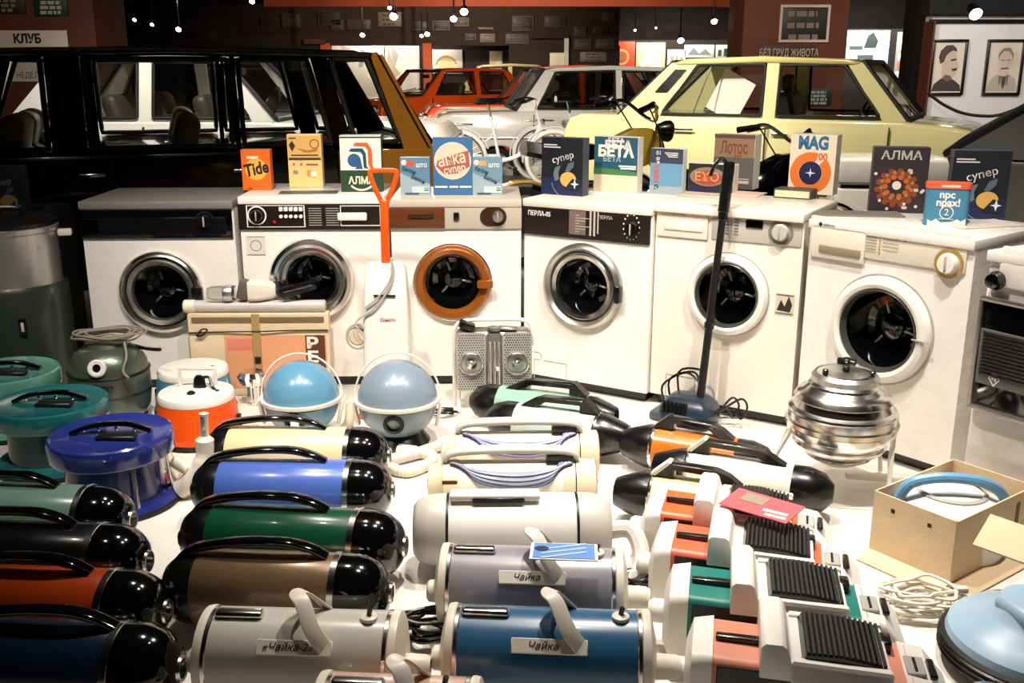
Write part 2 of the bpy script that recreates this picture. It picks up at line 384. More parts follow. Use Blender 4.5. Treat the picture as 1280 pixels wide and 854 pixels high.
sign(972, 6, 1038, 53, 13.0, (26, 12, 9), 'dark red sign in a pale frame high on the brown pillar', frame=(190, 172, 158), rows=3, ink=(120, 100, 92), name='framed_sign')
sign(953, 57, 1018, 76, 13.0, (40, 20, 14), 'long dark sign plate lettered in cream under the framed sign', name='motto_sign',
     lines=[('text', (196, 178, 150), .5, .5, .5, 'БЕЗ ГРУД ЖИВОТА', dict(sx=.62))])
sign(966, 110, 994, 132, 13.0, (14, 30, 28), 'dark green notice on the brown pillar seen through the yellow car beside its window post', rows=4, ink=(150, 150, 140), name='green_notice')
sign(1002, 110, 1040, 132, 13.0, (14, 30, 28), 'dark green notice on the brown pillar nearest the yellow car windscreen', rows=4, ink=(150, 150, 140), name='green_notice')
# lit displays far behind
for x0, x1, y0 in ((395, 640, 40), (765, 940, 50), (1048, 1145, 36)): px_panel('wall_display', x0, y0, x1, 175, 23.0, .15, DBROWN)
def poster(x0, y0, x1, y1, Y, face, label, items, name='poster', cat='poster', group=None):
    return sign(x0, y0, x1, y1, Y, face, label, cat, items, name=name, group=group)
PBG = (236, 226, 208)
poster(400, 53, 481, 130, 23.0, PBG, 'large pale backlit display panel behind the station wagon roof', [('poly', (206, 196, 176), [(.3, .5), (.42, .5), (.5, .9), (.36, .95)]), ('poly', (150, 170, 160), [(.6, .6), (.66, .6), (.72, .85), (.64, .9)]), ('poly', (190, 180, 160), [(.1, .4), (.2, .4), (.25, .8), (.14, .85)])], 'display_panel', 'panel')
poster(482, 53, 524, 130, 23.0, (206, 196, 184), 'grey display panel with a pale tree drawing beside the backlit panel', [('poly', (168, 160, 146), [(.05, .2), (.12, .95), (.24, .7), (.2, .98), (.42, .8), (.3, .6), (.46, .5), (.25, .42), (.3, .2)]), ('rect', (222, 214, 204), .5, .1, .95, .98)], 'display_panel', 'panel')
poster(538, 62, 578, 92, 23.0, (240, 234, 220), 'white poster with a golden wreath arc above the orange hatchback', [('ring', (188, 156, 96), .5, .25, .36, .07, 20, 165), ('circ', (228, 208, 150), .5, .35, .22)])
poster(612, 64, 628, 92, 23.0, (214, 196, 150), 'narrow cream panel leaning in the dark doorway', [('poly', (236, 222, 180), [(.1, .1), (.9, .1), (.9, .95)])], 'display_panel', 'panel')
px_panel('doorway_trim', 705, 48, 711, 95, 21.9, .1, WALLW); px_panel('doorway_trim', 664, 44, 711, 48, 21.9, .1, DBROWN)
poster(687, 66, 705, 95, 22.0, (240, 226, 202), 'small bright panel in the doorway behind the white sedan', [('rect', (224, 208, 180), .1, .1, .9, .5)], 'display_panel', 'panel')
poster(769, 52, 794, 95, 23.0, (214, 66, 26), 'red orange banner with a round golden emblem behind the white sedan', [('ring', (206, 160, 96), .3, .55, .4, .1), ('circ', (150, 96, 50), .3, .55, .22)], 'banner', 'banner')
poster(794, 53, 832, 100, 23.0, (206, 190, 150), 'poster with a pale overexposed face beside the orange banner', [('circ', (246, 240, 222), .52, .42, .36), ('rect', (196, 184, 150), .3, .4, .46, .46), ('rect', (196, 184, 150), .58, .4, .74, .46)])
poster(833, 62, 857, 100, 23.0, (236, 232, 222), 'white poster with rows of small pictures beside the pale face poster', [('bars', (150, 140, 128), [(.15, .5, .35, .8), (.45, .5, .6, .8), (.7, .45, .9, .75)])])
poster(855, 56, 893, 72, 23.0, (214, 222, 222), 'bluish lit display panel above the yellow car roof', [('poly', (120, 128, 128), [(.1, .2), (.3, .8), (.5, .3), (.7, .7), (.9, .2)])], 'display_panel', 'panel')
poster(894, 56, 924, 72, 23.0, (190, 204, 204), 'lit display window with dark jars next to the brown pillar', [('bars', (60, 70, 70), [(.1, .1, .25, .6), (.35, .1, .5, .7), (.6, .1, .72, .55), (.8, .1, .92, .65)])], 'display_panel', 'panel')
poster(1054, 38, 1113, 82, 23.0, (196, 206, 204), 'lit display case panel of jars and a small tree beyond the brown pillar', [('poly', (40, 52, 46), [(.42, .5), (.5, .85), (.62, .95), (.74, .7), (.7, .5)]), ('bars', (240, 240, 236), [(.7, .2, .77, .42), (.8, .2, .87, .42), (.9, .2, .97, .42), (.1, .1, .24, .4), (.05, .6, .2, .9)]), ('bars', (70, 80, 78), [(.3, .08, .66, .3), (.1, .45, .4, .56)])], 'display_panel', 'panel')
poster(1115, 40, 1138, 110, 23.0, (150, 144, 136), 'narrow lit case panel with bottles beside the dark pillar', [('bars', (232, 224, 214), [(.1, .7, .5, .9), (.6, .75, .9, .95), (.2, .5, .8, .62), (.1, .2, .9, .3)]), ('bars', (200, 110, 60), [(.2, .34, .8, .46)])], 'display_panel', 'panel')
def portrait(x0, y0, x1, y1, label, kind):
    a, c = D(x0, y1, 12.25), D(x1, y0, 12.25); W, H = c.x - a.x, c.z - a.z
    t = thing('framed_portrait', label, 'picture', ((a.x + c.x) / 2, 12.29, a.z), 0)
    B().box((0, -.005, H / 2), (W * .96, .01, H * .96)).build('paper', pal((222, 206, 190), .7), t)
    f = B(); w_ = .03
    for z in (w_ / 2, H - w_ / 2): f.box((0, -.02, z), (W, .04, w_), .006)
    for sx in (-1, 1): f.box((sx * (W / 2 - w_ / 2), -.02, H / 2), (w_, .04, H - 2 * w_ + .004), .006)
    f.build('frame', mat('frame_black', (20, 15, 12), .35, coat=.3), t)
    if kind == 0:   # man facing right, dark brushed hair, moustache, dark coat
        art(t, W, H, -.011, [('poly', (66, 58, 50), [(.1, .07), (.16, .2), (.38, .32), (.7, .28), (.9, .18), (.93, .07)]),
            ('poly', (204, 180, 158), [(.36, .3), (.34, .5), (.3, .62), (.36, .8), (.55, .86), (.7, .78), (.75, .62), (.82, .5), (.76, .46), (.76, .38), (.66, .3), (.5, .25)]),
            ('poly', (74, 64, 56), [(.28, .56), (.22, .68), (.26, .8), (.4, .89), (.58, .9), (.7, .84), (.72, .78), (.6, .8), (.5, .76), (.42, .7), (.38, .6)]),
            ('poly', (60, 50, 44), [(.6, .47), (.76, .49), (.78, .45), (.66, .43)]), ('poly', (70, 58, 50), [(.56, .64), (.72, .66), (.72, .63), (.58, .61)]),
            ('poly', (110, 92, 80), [(.36, .3), (.52, .24), (.66, .29), (.6, .35), (.46, .37)])])
    else:           # man facing the viewer, receding hair, pale suit and tie
        art(t, W, H, -.011, [('poly', (186, 174, 158), [(.1, .07), (.18, .28), (.36, .38), (.66, .38), (.84, .3), (.93, .07)]),
            ('poly', (214, 194, 174), [(.38, .36), (.34, .55), (.36, .72), (.46, .8), (.62, .8), (.72, .7), (.72, .54), (.66, .4), (.54, .33)]),
            ('poly', (140, 126, 112), [(.34, .62), (.33, .74), (.44, .84), (.62, .85), (.73, .74), (.73, .62), (.69, .72), (.6, .79), (.46, .79), (.38, .72)]),
            ('poly', (110, 96, 84), [(.44, .49), (.62, .5), (.64, .47), (.43, .46)]), ('bars', (100, 88, 78), [(.41, .62, .5, .635), (.57, .62, .66, .635)]),
            ('poly', (84, 76, 70), [(.5, .34), (.58, .34), (.6, .22), (.54, .1), (.48, .22)]), ('poly', (120, 110, 100), [(.4, .36), (.5, .34), (.42, .16)]), ('poly', (120, 110, 100), [(.66, .37), (.58, .34), (.64, .16)])])
portrait(1160, 49, 1212, 119, 'black framed portrait drawing of a moustached man in a dark coat on the white wall', 0)
portrait(1228, 49, 1284, 119, 'black framed portrait drawing of a man in a pale suit and tie', 1)
rp = [D(x, y, 11.9) for x, y in ((1160, 116), (1178, 130), (1202, 141), (1228, 145), (1252, 143), (1290, 128))]
tag(B().tube(rp, .018, 8).build('barrier_rope', RUBBER), 'black barrier rope sagging below the framed portraits', 'rope')
# ceiling spotlights seen in the room
LENS = mat('lamp_lens', (255, 236, 206), .4, emit=26)
def spotlight(x, y, Y, s, aim=(0, -1, -.6)):
    label = 'small lit track spotlight ' + ('over the dark left of the room above the wagon roof' if x < 350 else 'over the orange cars' if x < 700 else 'above the yellow car roof' if x < 1000 else 'above the framed portraits')
    p = D(x, y, Y); t = thing('track_spotlight', label, 'spotlight', p, 0, 'track spotlights under the ceiling')
    d = V(aim).normalized(); L = s * 2.2
    B().lathe([(0, -L), (s * .6, -L), (s * .8, -L * .8), (s, -.02), (s, 0), (s * .9, 0), (s * .9, -.01)], (0, 0, 0), d, 16).build('housing', BLACK, t)
    B().lathe([(0, .004), (s * .6, .002), (s * .88, -.008)], (0, 0, 0), d, 16).build('lens', LENS, t)
    B().cyl((-d.x * L * .6, -d.y * L * .6, -d.z * L * .6), (-d.x * L * .6, -d.y * L * .6, 3.3 - p.z), .012, n=8).build('stem', BLACK, t)
for (x, y, Y, s) in ((487, 10, 14, .03), (492, 21, 14, .06), (580, 15, 12, .05), (567, 24, 12.6, .045), (527, 45, 20, .04), (534, 43, 20, .055), (453, 44, 20, .05),
        (893, 27, 15, .05), (851, 51, 20, .07), (916, 45, 18, .075), (168, 25, 16, .03), (190, 31, 16, .03), (223, 37, 16, .045), (315, 2, 14, .04), (794, 38, 22, .03), (820, 35, 22, .025), (1220, 18, 10.5, .07)):
    spotlight(x, y, Y, s)
tr = B().box((-.2, 12.3, 3.25), (5, .05, .05)).build('lighting_track', BLACK); tag(tr, 'black lighting track under the ceiling above the orange cars', 'track')
# ================================================================ CARS
CARG = glass('car_glass', (.9, .92, .92), .05)
CARGD = glass('car_glass_dark', (.35, .38, .38), .06)
SEAT = mat('seat_vinyl', (60, 50, 40), .55, var=.15)
SEATL = mat('seat_cream', (150, 138, 112), .6, var=.12)
TYRE = mat('tyre', (18, 18, 18), .8, var=.2)
LAMPG = mat('headlamp_glass', (230, 230, 224), .08, coat=.6)
def car(name, label, loc, yaw, P, group=None):
    """local: +x forward, z up from the ground"""
    t = thing(name, label, 'car', loc, yaw, group)
    L, W = P['L'], P['W']; zs, zb, zr = P.get('zs', .24), P['zb'], P['zr']; zh, zt = P.get('zh', zb - .08), P.get('zt', zb - .06)
    xw0, xw1, xr1, xr0 = P['xw0'], P['xw1'], P['xr1'], P['xr0']; Wr = P.get('Wr', W * .8); bm_ = P['body']
    ax = P.get('ax', (-L * .3, L * .31)); wr = P.get('wr', .29)
    bot = []
    for cx in ax:
        bot += [(cx - wr - .05, zs)] + [(cx + (wr + .05) * math.cos(R(a)), .27 + (wr + .05) * math.sin(R(a))) for a in range(165, 14, -15)] + [(cx + wr + .05, zs)]
    rear = P.get('rear', .06); nose = P.get('nose', .05)
    poly = [(-L / 2 + .03, zs + .03)] + bot + [(L / 2 - .03, zs + .03), (L / 2, zs + .2), (L / 2 - nose * .3, zh - .14), (L / 2 - nose - .05, zh - .03), (L / 2 - nose - .2, zh),
            (xw0 + .06, zb - .015), (xw0, zb), (xr0, zb), (min(xr0 - .05, xr0), zb - .005)]
    if xr0 > -L / 2 + .25: poly += [(-L / 2 + .18, zt), (-L / 2 + rear, zt - .04), (-L / 2 + .01, zt - .16)]
    else: poly += [(-L / 2 + .015, zb - .06)]
    poly += [(-L / 2, zs + .2)]
    pts = []
    for i, p in enumerate(poly):
        if not pts or (abs(p[0] - pts[-1][0]) + abs(p[1] - pts[-1][1])) > .004: pts.append(p)
    b = B().prism(pts, -W / 2, W / 2, .03, 3)
    zm = (zs + zb) / 2
    for v in b.bm.verts:
        k = 1 - .07 * max(0, (v.co.z - zm) / (zb - zm)) ** 2 - .05 * max(0, (zm - v.co.z) / (zm - zs)) ** 2
        if v.co.x > L / 2 - .7: k *= 1 - .05 * ((v.co.x - L / 2 + .7) / .7) ** 2
        if v.co.x < -L / 2 + .6: k *= 1 - .05 * ((-L / 2 + .6 - v.co.x) / .6) ** 2
        v.co.y *= k
    b.build('body', bm_, t)
    hb = W / 2 * .925; hr = Wr / 2
    rp = [(xw1 + .02, zr - .06), (xw1 - .1, zr - .025), ((xw1 + xr1) / 2, zr), (xr1 + .12, zr - .02), (xr1 - .02, zr - .06), (xr1 + .06, zr - .075), ((xw1 + xr1) / 2, zr - .055), (xw1 - .06, zr - .075)]
    B().prism(rp, -hr - .01, hr + .01, .022, 3).build('roof', P.get('roof', bm_), t)
    pm = P.get('pillar', bm_)
    zt2 = zr - .055
    sd = lambda x, up, s: V((x, s * (hr - .005 if up else hb), zt2 if up else zb - .01))
    wins = P['wins']          # list of (xb0, xb1, xt0, xt1) side window openings
    for s in (-1, 1):
        edges = sorted(wins, key=lambda q: q[0])
        # pillars: everything between openings
        spans = [((xr0 - .04, xr1 - .02), (edges[0][0], edges[0][2]))]
        for q0, q1 in zip(edges, edges[1:]): spans.append(((q0[1], q0[3]), (q1[0], q1[2])))
        spans.append(((edges[-1][1], edges[-1][3]), (xw0 + .04, xw1 + .02)))
        for (b0, t0), (b1, t1) in spans:
            r1 = [sd(b0, 0, s), sd(b1, 0, s), sd(b1, 0, s) - V((0, s * .05, 0)), sd(b0, 0, s) - V((0, s * .05, 0))]
            r2 = [sd(t0, 1, s), sd(t1, 1, s), sd(t1, 1, s) - V((0, s * .05, 0)), sd(t0, 1, s) - V((0, s * .05, 0))]
            B().loft([r1, r2]).build('pillar', pm, t)
        for q in edges:
            e = .018
            c = [V((q[0], s * (hb - .02), zb + .01)), V((q[1], s * (hb - .02), zb + .01)), V((q[3], s * (hr - .02), zt2 - .01)), V((q[2], s * (hr - .02), zt2 - .01))]
            wo = B().quad(*c).build('side_window', P.get('glass', CARG), t)
            c2 = [V((q[0] + e, s * (hb + .0), zb + .015)), V((q[1] - e, s * (hb + .0), zb + .015)), V((q[3] - e, s * (hr + .0), zt2 - .02)), V((q[2] + e, s * (hr + .0), zt2 - .02))]
            ring = []
            for i in range(4):
                p, n = c2[i], c2[(i + 1) % 4]; ring += [p + (n - p) * .06, p + (n - p) * .5, p + (n - p) * .94]
            B().tube(ring, P.get('seal', .012), 6, True, 2).build('window_seal', P.get('sealm', RUBBER), wo)
    for nm, x0, x1, sg in (('windscreen', xw0 + .03, xw1 + .01, 1), ('rear_window', xr0 - .03, xr1 - .01, -1)):
        c = [V((x0, -hb + .07, zb)), V((x0, hb - .07, zb)), V((x1, hr - .06, zt2)), V((x1, -hr + .06, zt2))]
        wo = B().quad(*c).build(nm, P.get('glass', CARG), t)
        ring = []
        for i in range(4):
            p, n = c[i], c[(i + 1) % 4]; ring += [p + (n - p) * .05, p + (n - p) * .5, p + (n - p) * .95]
        B().tube([q + V((sg * .012, 0, .004)) for q in ring], .022, 6, True, 2).build('window_seal', RUBBER, wo)
    # wheels
    for cx in ax:
        for s in (-1, 1):
            wo = B().lathe([(wr * .62, -.07), (wr * .9, -.085), (wr, -.06), (wr, .06), (wr * .9, .085), (wr * .62, .07)], (cx, s * (W / 2 - .11), wr), (0, s, 0), 28).build('wheel', TYRE, t)
            B().lathe([(0, .075), (.06, .075), (.07, .06), (wr * .5, .05), (wr * .63, .068), (wr * .63, -.05)], (cx, s * (W / 2 - .11), wr), (0, s, 0), 24).build('hubcap', ALU, wo)
    for sx in (-1, 1):
        bp = [(sx * (L / 2 - .22), -W / 2 + .01, .46), (sx * (L / 2 + .0), -W / 2 + .05, .46), (sx * (L / 2 + .06), -W / 4, .46), (sx * (L / 2 + .06), W / 4, .46), (sx * (L / 2 + .0), W / 2 - .05, .46), (sx * (L / 2 - .22), W / 2 - .01, .46)]
        B().tube(bp, .04, 8, prof=rrect(.1, .04, .015, 2)).build('bumper', CHROME, t)
        for s in (-1, 1):
            if sx > 0:
                lo = B().lathe([(0, .03), (.05, .025), (.085, 0), (.085, -.03)], (L / 2 - .005, s * (W / 2 - .24), zh - .2), (1, 0, 0), 20).build('headlamp', LAMPG, t)
                B().lathe([(.085, .012), (.1, .012), (.1, -.03), (.085, -.03)], (L / 2 - .005, s * (W / 2 - .24), zh - .2), (1, 0, 0), 20).build('lamp_ring', CHROME, lo)
            else: B().box((-L / 2 - .005, s * (W / 2 - .2), zt - .25), (.03, .16, .1), .012).build('tail_lamp', pal((150, 20, 14), .25, coat=.5), t)
    g = B()
    for i in range(7): g.box((L / 2 + .004, 0, zh - .29 + i * .03), (.02, W - .8, .01))
    g.build('grille', CHROME, t)
    for s in (-1, 1):
        for (dx0, dx1) in P.get('doors', ()):
            for x in (dx0, dx1): B().box((x, s * W / 2 * .985, (zs + zb) / 2 + .05), (.008, .03, zb - zs - .2)).build('door_seam', BLACK, t)
            B().box((dx0 + .12, s * (W / 2 * .965 + .012), zb - .13), (.14, .022, .022), .008).build('door_handle', CHROME, t)
        if P.get('trim'):
            B().box((0, s * (W / 2 + .002), P['trim']), (L * .86, .014, .02), .004).build('trim_strip', P.get('trimm', CHROME), t)
        if P.get('lower'):
            B().box((0, s * (W / 2 - .004), P['trim'] - .12), (L * .84, .014, .2), .004).build('lower_panel', P['lower'], t)
    for x in P.get('seats', ()):
        for s in ((-1, 1)):
            so = B().box((x, s * W * .22, zb - .02), (.14, W * .36, .44), .06, 3, (0, R(-14), 0)).build('seat_back', P.get('seatm', SEAT), t)
            if P.get('headrest'): B().box((x - .06, s * W * .22, zb + .27), (.1, .22, .16), .05, 3).build('headrest', P.get('seatm', SEAT), so)
    if P.get('wheel'):
        wx = P['wheel']; q = RY(R(-65)).to_3x3(); c = V((wx, W * .22, zb + .06))
        B().tube([c + q @ V((.19 * math.cos(R(a)), .19 * math.sin(R(a)), 0)) for a in range(0, 360, 24)], .012, 6, True, 2).build('steering_wheel', BLACK, t)
    # wipers + mirror
    for s in (-1, 1):
        B().tube([(xw0 + .05, s * .1 - .1, zb + .03), (xw0 - .02 + (xw1 - xw0) * .18, s * .1 + .3, zb + .11)], .008, 6, smooth=0).build('wiper', BLACK, t)
    B().box((xw1 - .03, 0, zt2 - .09), (.03, .2, .06), .012).build('mirror', BLACK, t)
    return t
def at_px(x, Y, z=FZ): p = D(x, 84, Y); return V((p.x, Y, z))
WHITEC = mat('car_white', (232, 226, 214), .22, coat=.6, var=.02)
YELL = mat('car_yellow', (226, 218, 160), .25, coat=.6, var=.03)
YELLSH = mat('car_yellow_shaded', (206, 194, 120), .25, coat=.6, var=.03)  # same yellow paint as the body, dimmer roof light put into the colour
OLIVE = mat('car_ochre', (172, 116, 42), .18, coat=.8, var=.04)
DARKC = mat('car_black_brown', (16, 11, 7), .14, coat=.8, var=.1)
ORAN = mat('car_orange', (226, 84, 22), .22, coat=.7, var=.03)
ORAN2 = mat('car_red_orange', (214, 66, 24), .22, coat=.7, var=.03)
CREAMC = mat('car_cream', (222, 210, 150), .25, coat=.5, var=.03)
GREYC = mat('car_grey', (112, 116, 108), .3, coat=.3, var=.03)
# yellow two-door saloon, nose to the right and nearer
pr = D(700, 140, 9.35); pf = D(1232, 165, 7.75)
dv = pf - pr; yw = math.atan2(dv.y, dv.x); side = V((-math.sin(yw), math.cos(yw), 0)) * .76
cen = (pr + pf) / 2 + side; Ly = V((dv.x, dv.y)).length
yc = car('yellow_saloon', 'pale yellow two-door saloon car with white lower sides behind the washing machines', (cen.x, cen.y, FZ), yw,
    dict(L=Ly, W=1.52, zs=.3, zb=1.1, zr=1.6, zh=1.06, zt=1.1, xw0=1.16, xw1=.8, xr1=-.75, xr0=-1.2, body=YELL, roof=YELLSH, Wr=1.3, glass=CARG,
         wins=[(-.85, .06, -.54, .06), (.16, 1.02, .16, .7)], doors=[(.1, 1.08)], trim=.5, trimm=BLACK, seats=(.1,), wheel=.75, seal=.013, headrest=1, ax=(-1.1, 1.15), nose=.04))
B().cyl((-.55, -.692, 1.11), (-.41, -.645, 1.54), .007, n=6).build('window_divider', CHROME, yc)
vy = lambda zz: -(.703 - (zz - 1.1) / .445 * .053) - .004
vo = B().quad(*[(x, vy(zz), zz) for x, zz in ((-.9, 1.3), (-.79, 1.3), (-.63, 1.49), (-.73, 1.49))], .008).build('pillar_vent', BLACK, yc)
for i in range(6):
    k = (i + .5) / 6; x, zz = -.895 + .165 * k, 1.3 + .19 * k; B().box((x + .045, vy(zz) - .004, zz), (.085, .008, .008)).build('vent_slat', DARKM, vo)
B().box((-.62, -.762, .99), (.2, .012, .02), .004).build('badge', CHROME, yc)
sh = B().box((0, 0, .19), (.3, .006, .38)).build('info_sheet', WHITEP, None)
tag(sh, 'white paper sheet propped inside the yellow car side window', 'paper'); sp_ = D(893, 142, 9.0); sh.location = (sp_.x + .05, sp_.y, FZ + 1.1); sh.rotation_euler = (R(6), R(28), yw)
# dark station wagon close behind the left machines
wl, wrr = V((-3.3, 5.35, 0)), D(545, 200, 6.35)
dv = V((wrr.x - wl.x, wrr.y - wl.y, 0)); yw = math.atan2(dv.y, dv.x) + PI
side = V((math.sin(yw), -math.cos(yw), 0)) * .8
Lw = 4.5; u = dv.normalized(); tail = V((wrr.x, wrr.y, 0)); cen = tail - u * Lw / 2 + side
def wx(px, z):     # photo column -> local x on the wagon's near side at height z
    best = None
    d0 = wl; k = None
    den = ray(px, 100); n2 = V((-u.y, u.x, 0)); s_ = (d0 - V((0, 0, CH))).dot(n2) / V((den.x, den.y, 0)).dot(n2)
    p = V((den.x * s_, den.y * s_, 0)); return -((p - tail).dot(u) + Lw / 2)
hbx = lambda a: wx(a, 0)
WG = dict(L=Lw, W=1.64, zs=.25, zb=1.05, zr=1.63, zh=1.06, zt=1.1, xw0=.95, xw1=.5, xr1=hbx(474), xr0=-2.2, body=DARKC, roof=DARKC, pillar=DARKC, Wr=1.36, glass=CARG,
         wins=[(hbx(503), hbx(440), hbx(467), hbx(414)), (hbx(416), hbx(297), hbx(392), hbx(297)), (hbx(290), hbx(100), hbx(290), hbx(100)), (hbx(54), hbx(54) + .5, hbx(54), hbx(54) + .3)], doors=[(-1.2, -.36), (-.36, .7)], seats=(-.75, .2), seatm=SEATL, seal=.016, wheel=.62, ax=(-1.35, 1.35))
wg = car('station_wagon', 'dark brown station wagon with ochre rear pillars close behind the left washing machines', (cen.x, cen.y, FZ), yw, WG)
for s in (-1, 1):   # ochre rear pillars and tailgate edge
    hb, hr = 1.64 / 2 * .93, .684
    xa, xb_, xc, xd = hbx(548), hbx(508), hbx(484), hbx(468)
    r1 = [V((xa, s * (hb + .012), .96)), V((xb_, s * (hb + .012), .96)), V((xb_, s * (hb - .04), .96)), V((xa, s * (hb - .04), .96))]
    r2 = [V((xc, s * (hr + .01), 1.585)), V((xd, s * (hr + .01), 1.585)), V((xd, s * (hr - .05), 1.585)), V((xc, s * (hr - .05), 1.585))]
    B().loft([r1, r2]).build('rear_pillar', OLIVE, wg)
    B().box((-1.95, s * .79, .8), (.62, .03, .44), .01).build('rear_quarter', OLIVE, wg)
    B().tube([(xa + .05, s * (hb + .012), 1.0), (xc + .03, s * (hr + .012), 1.585)], .006, 6, smooth=0).build('tailgate_seam', BLACK, wg)
    B().tube([(.5, s * .7, 1.58), (0, s * .705, 1.605), (-1, s * .705, 1.605), (hbx(470), s * .7, 1.585)], .012, 6).build('drip_rail', CHROME, wg)
B().box((hbx(468) - .0, 0, 1.585), (.1, 1.34, .03), .012).build('roof_rear_edge', OLIVE, wg)
# white saloon seen through the wagon windows
car('white_saloon', 'white saloon car standing beyond the dark station wagon', at_px(255, 8.85), R(-3),
    dict(L=4.2, W=1.6, zb=1.05, zr=1.5, zh=1.0, zt=1.0, xw0=-.9 + .2, xw1=-.3, xr1=1.0, xr0=1.4, body=WHITEC, Wr=1.26, wins=[(-.35, .0, -.2, .0), (.08, .9, .08, .9)], seats=(.3,), trim=.8) if 0 else
    dict(L=4.3, W=1.6, zb=1.1, zr=1.62, zh=1.06, zt=1.06, xw0=.75, xw1=.35, xr1=-.95, xr0=-1.35, body=WHITEC, Wr=1.26, wins=[(-1.12, -.3, -.86, -.3), (-.2, .62, -.2, .3)], seats=(-.55, .2), trim=.75, doors=[(-1.0, -.25), (-.25, .65)], wheel=.45, glass=CARG))
# white saloon behind the bicycles, nose to the left
car('white_sedan', 'white four-door sedan with dark windows behind the white bicycles', at_px(742, 12.9), R(180 + 6),
    dict(L=4.1, W=1.6, zb=1.02, zr=1.53, zh=.99, zt=.99, xw0=1.0, xw1=.68, xr1=-.85, xr0=-1.25, body=WHITEC, Wr=1.3, glass=CARGD, wins=[(-1.0, -.22, -.78, -.22), (-.15, .82, -.15, .58)], seats=(-.3, .4), doors=[(-.95, -.2), (-.2, .85)], trim=.7))
car('orange_sedan', 'red orange sedan nose to nose beside the white sedan with bright windscreen', at_px(700, 14.9), R(180 + 8),
    dict(L=4.0, W=1.6, zb=1.02, zr=1.54, zh=1.0, zt=.99, xw0=.8, xw1=.42, xr1=-.85, xr0=-1.25, body=ORAN2, Wr=1.3, glass=CARG, wins=[(-1.0, -.22, -.78, -.22), (-.15, .66, -.15, .38)], seats=(-.3, .4), doors=[(-.95, -.2), (-.2, .7)]))
car('orange_hatchback', 'small bright orange hatchback with chrome roof trim behind the ochre wagon pillar', at_px(548, 18.2), R(180 + 38),
    dict(L=3.2, W=1.42, zb=1.05, zr=1.5, zh=1.0, zt=1.0, xw0=.7, xw1=.3, xr1=-1.1, xr0=-1.5, body=ORAN, Wr=1.18, glass=CARG, wins=[(-1.2, -.45, -1.0, -.45), (-.36, .52, -.36, .25)], seats=(-.1,), doors=[(-.4, .6)], ax=(-.95, 1.0)))
car('cream_car', 'pale cream car parked behind the orange hatchback', at_px(612, 20.7), R(180 + 5),
    dict(L=3.6, W=1.5, zb=1.08, zr=1.58, zh=1.03, zt=1.0, xw0=.6, xw1=.25, xr1=-1.0, xr0=-1.4, body=CREAMC, Wr=1.25, wins=[(-1.1, -.4, -.9, -.4), (-.32, .46, -.32, .2)], seats=(-.1,), doors=[(-.36, .5)]))
# grey hatchback at the right edge: sloping tail to the left
tp = D(1206, 190, 5.0)
car('grey_hatchback', 'grey green hatchback with a steep dark rear window behind the right washing machine', (tp.x + 1.72 * .88 + .35, 5.0 - .75 + .7, FZ), R(-28),
    dict(L=3.5, W=1.6, zs=.3, zb=1.08, zr=1.62, zh=1.0, zt=1.0, xw0=1.0, xw1=.5, xr1=-1.0, xr0=-1.72, body=GREYC, Wr=1.3, glass=CARGD, wins=[(-.2, .9, -.2, .45)], seats=(0,), doors=[(-.05, .9)]))
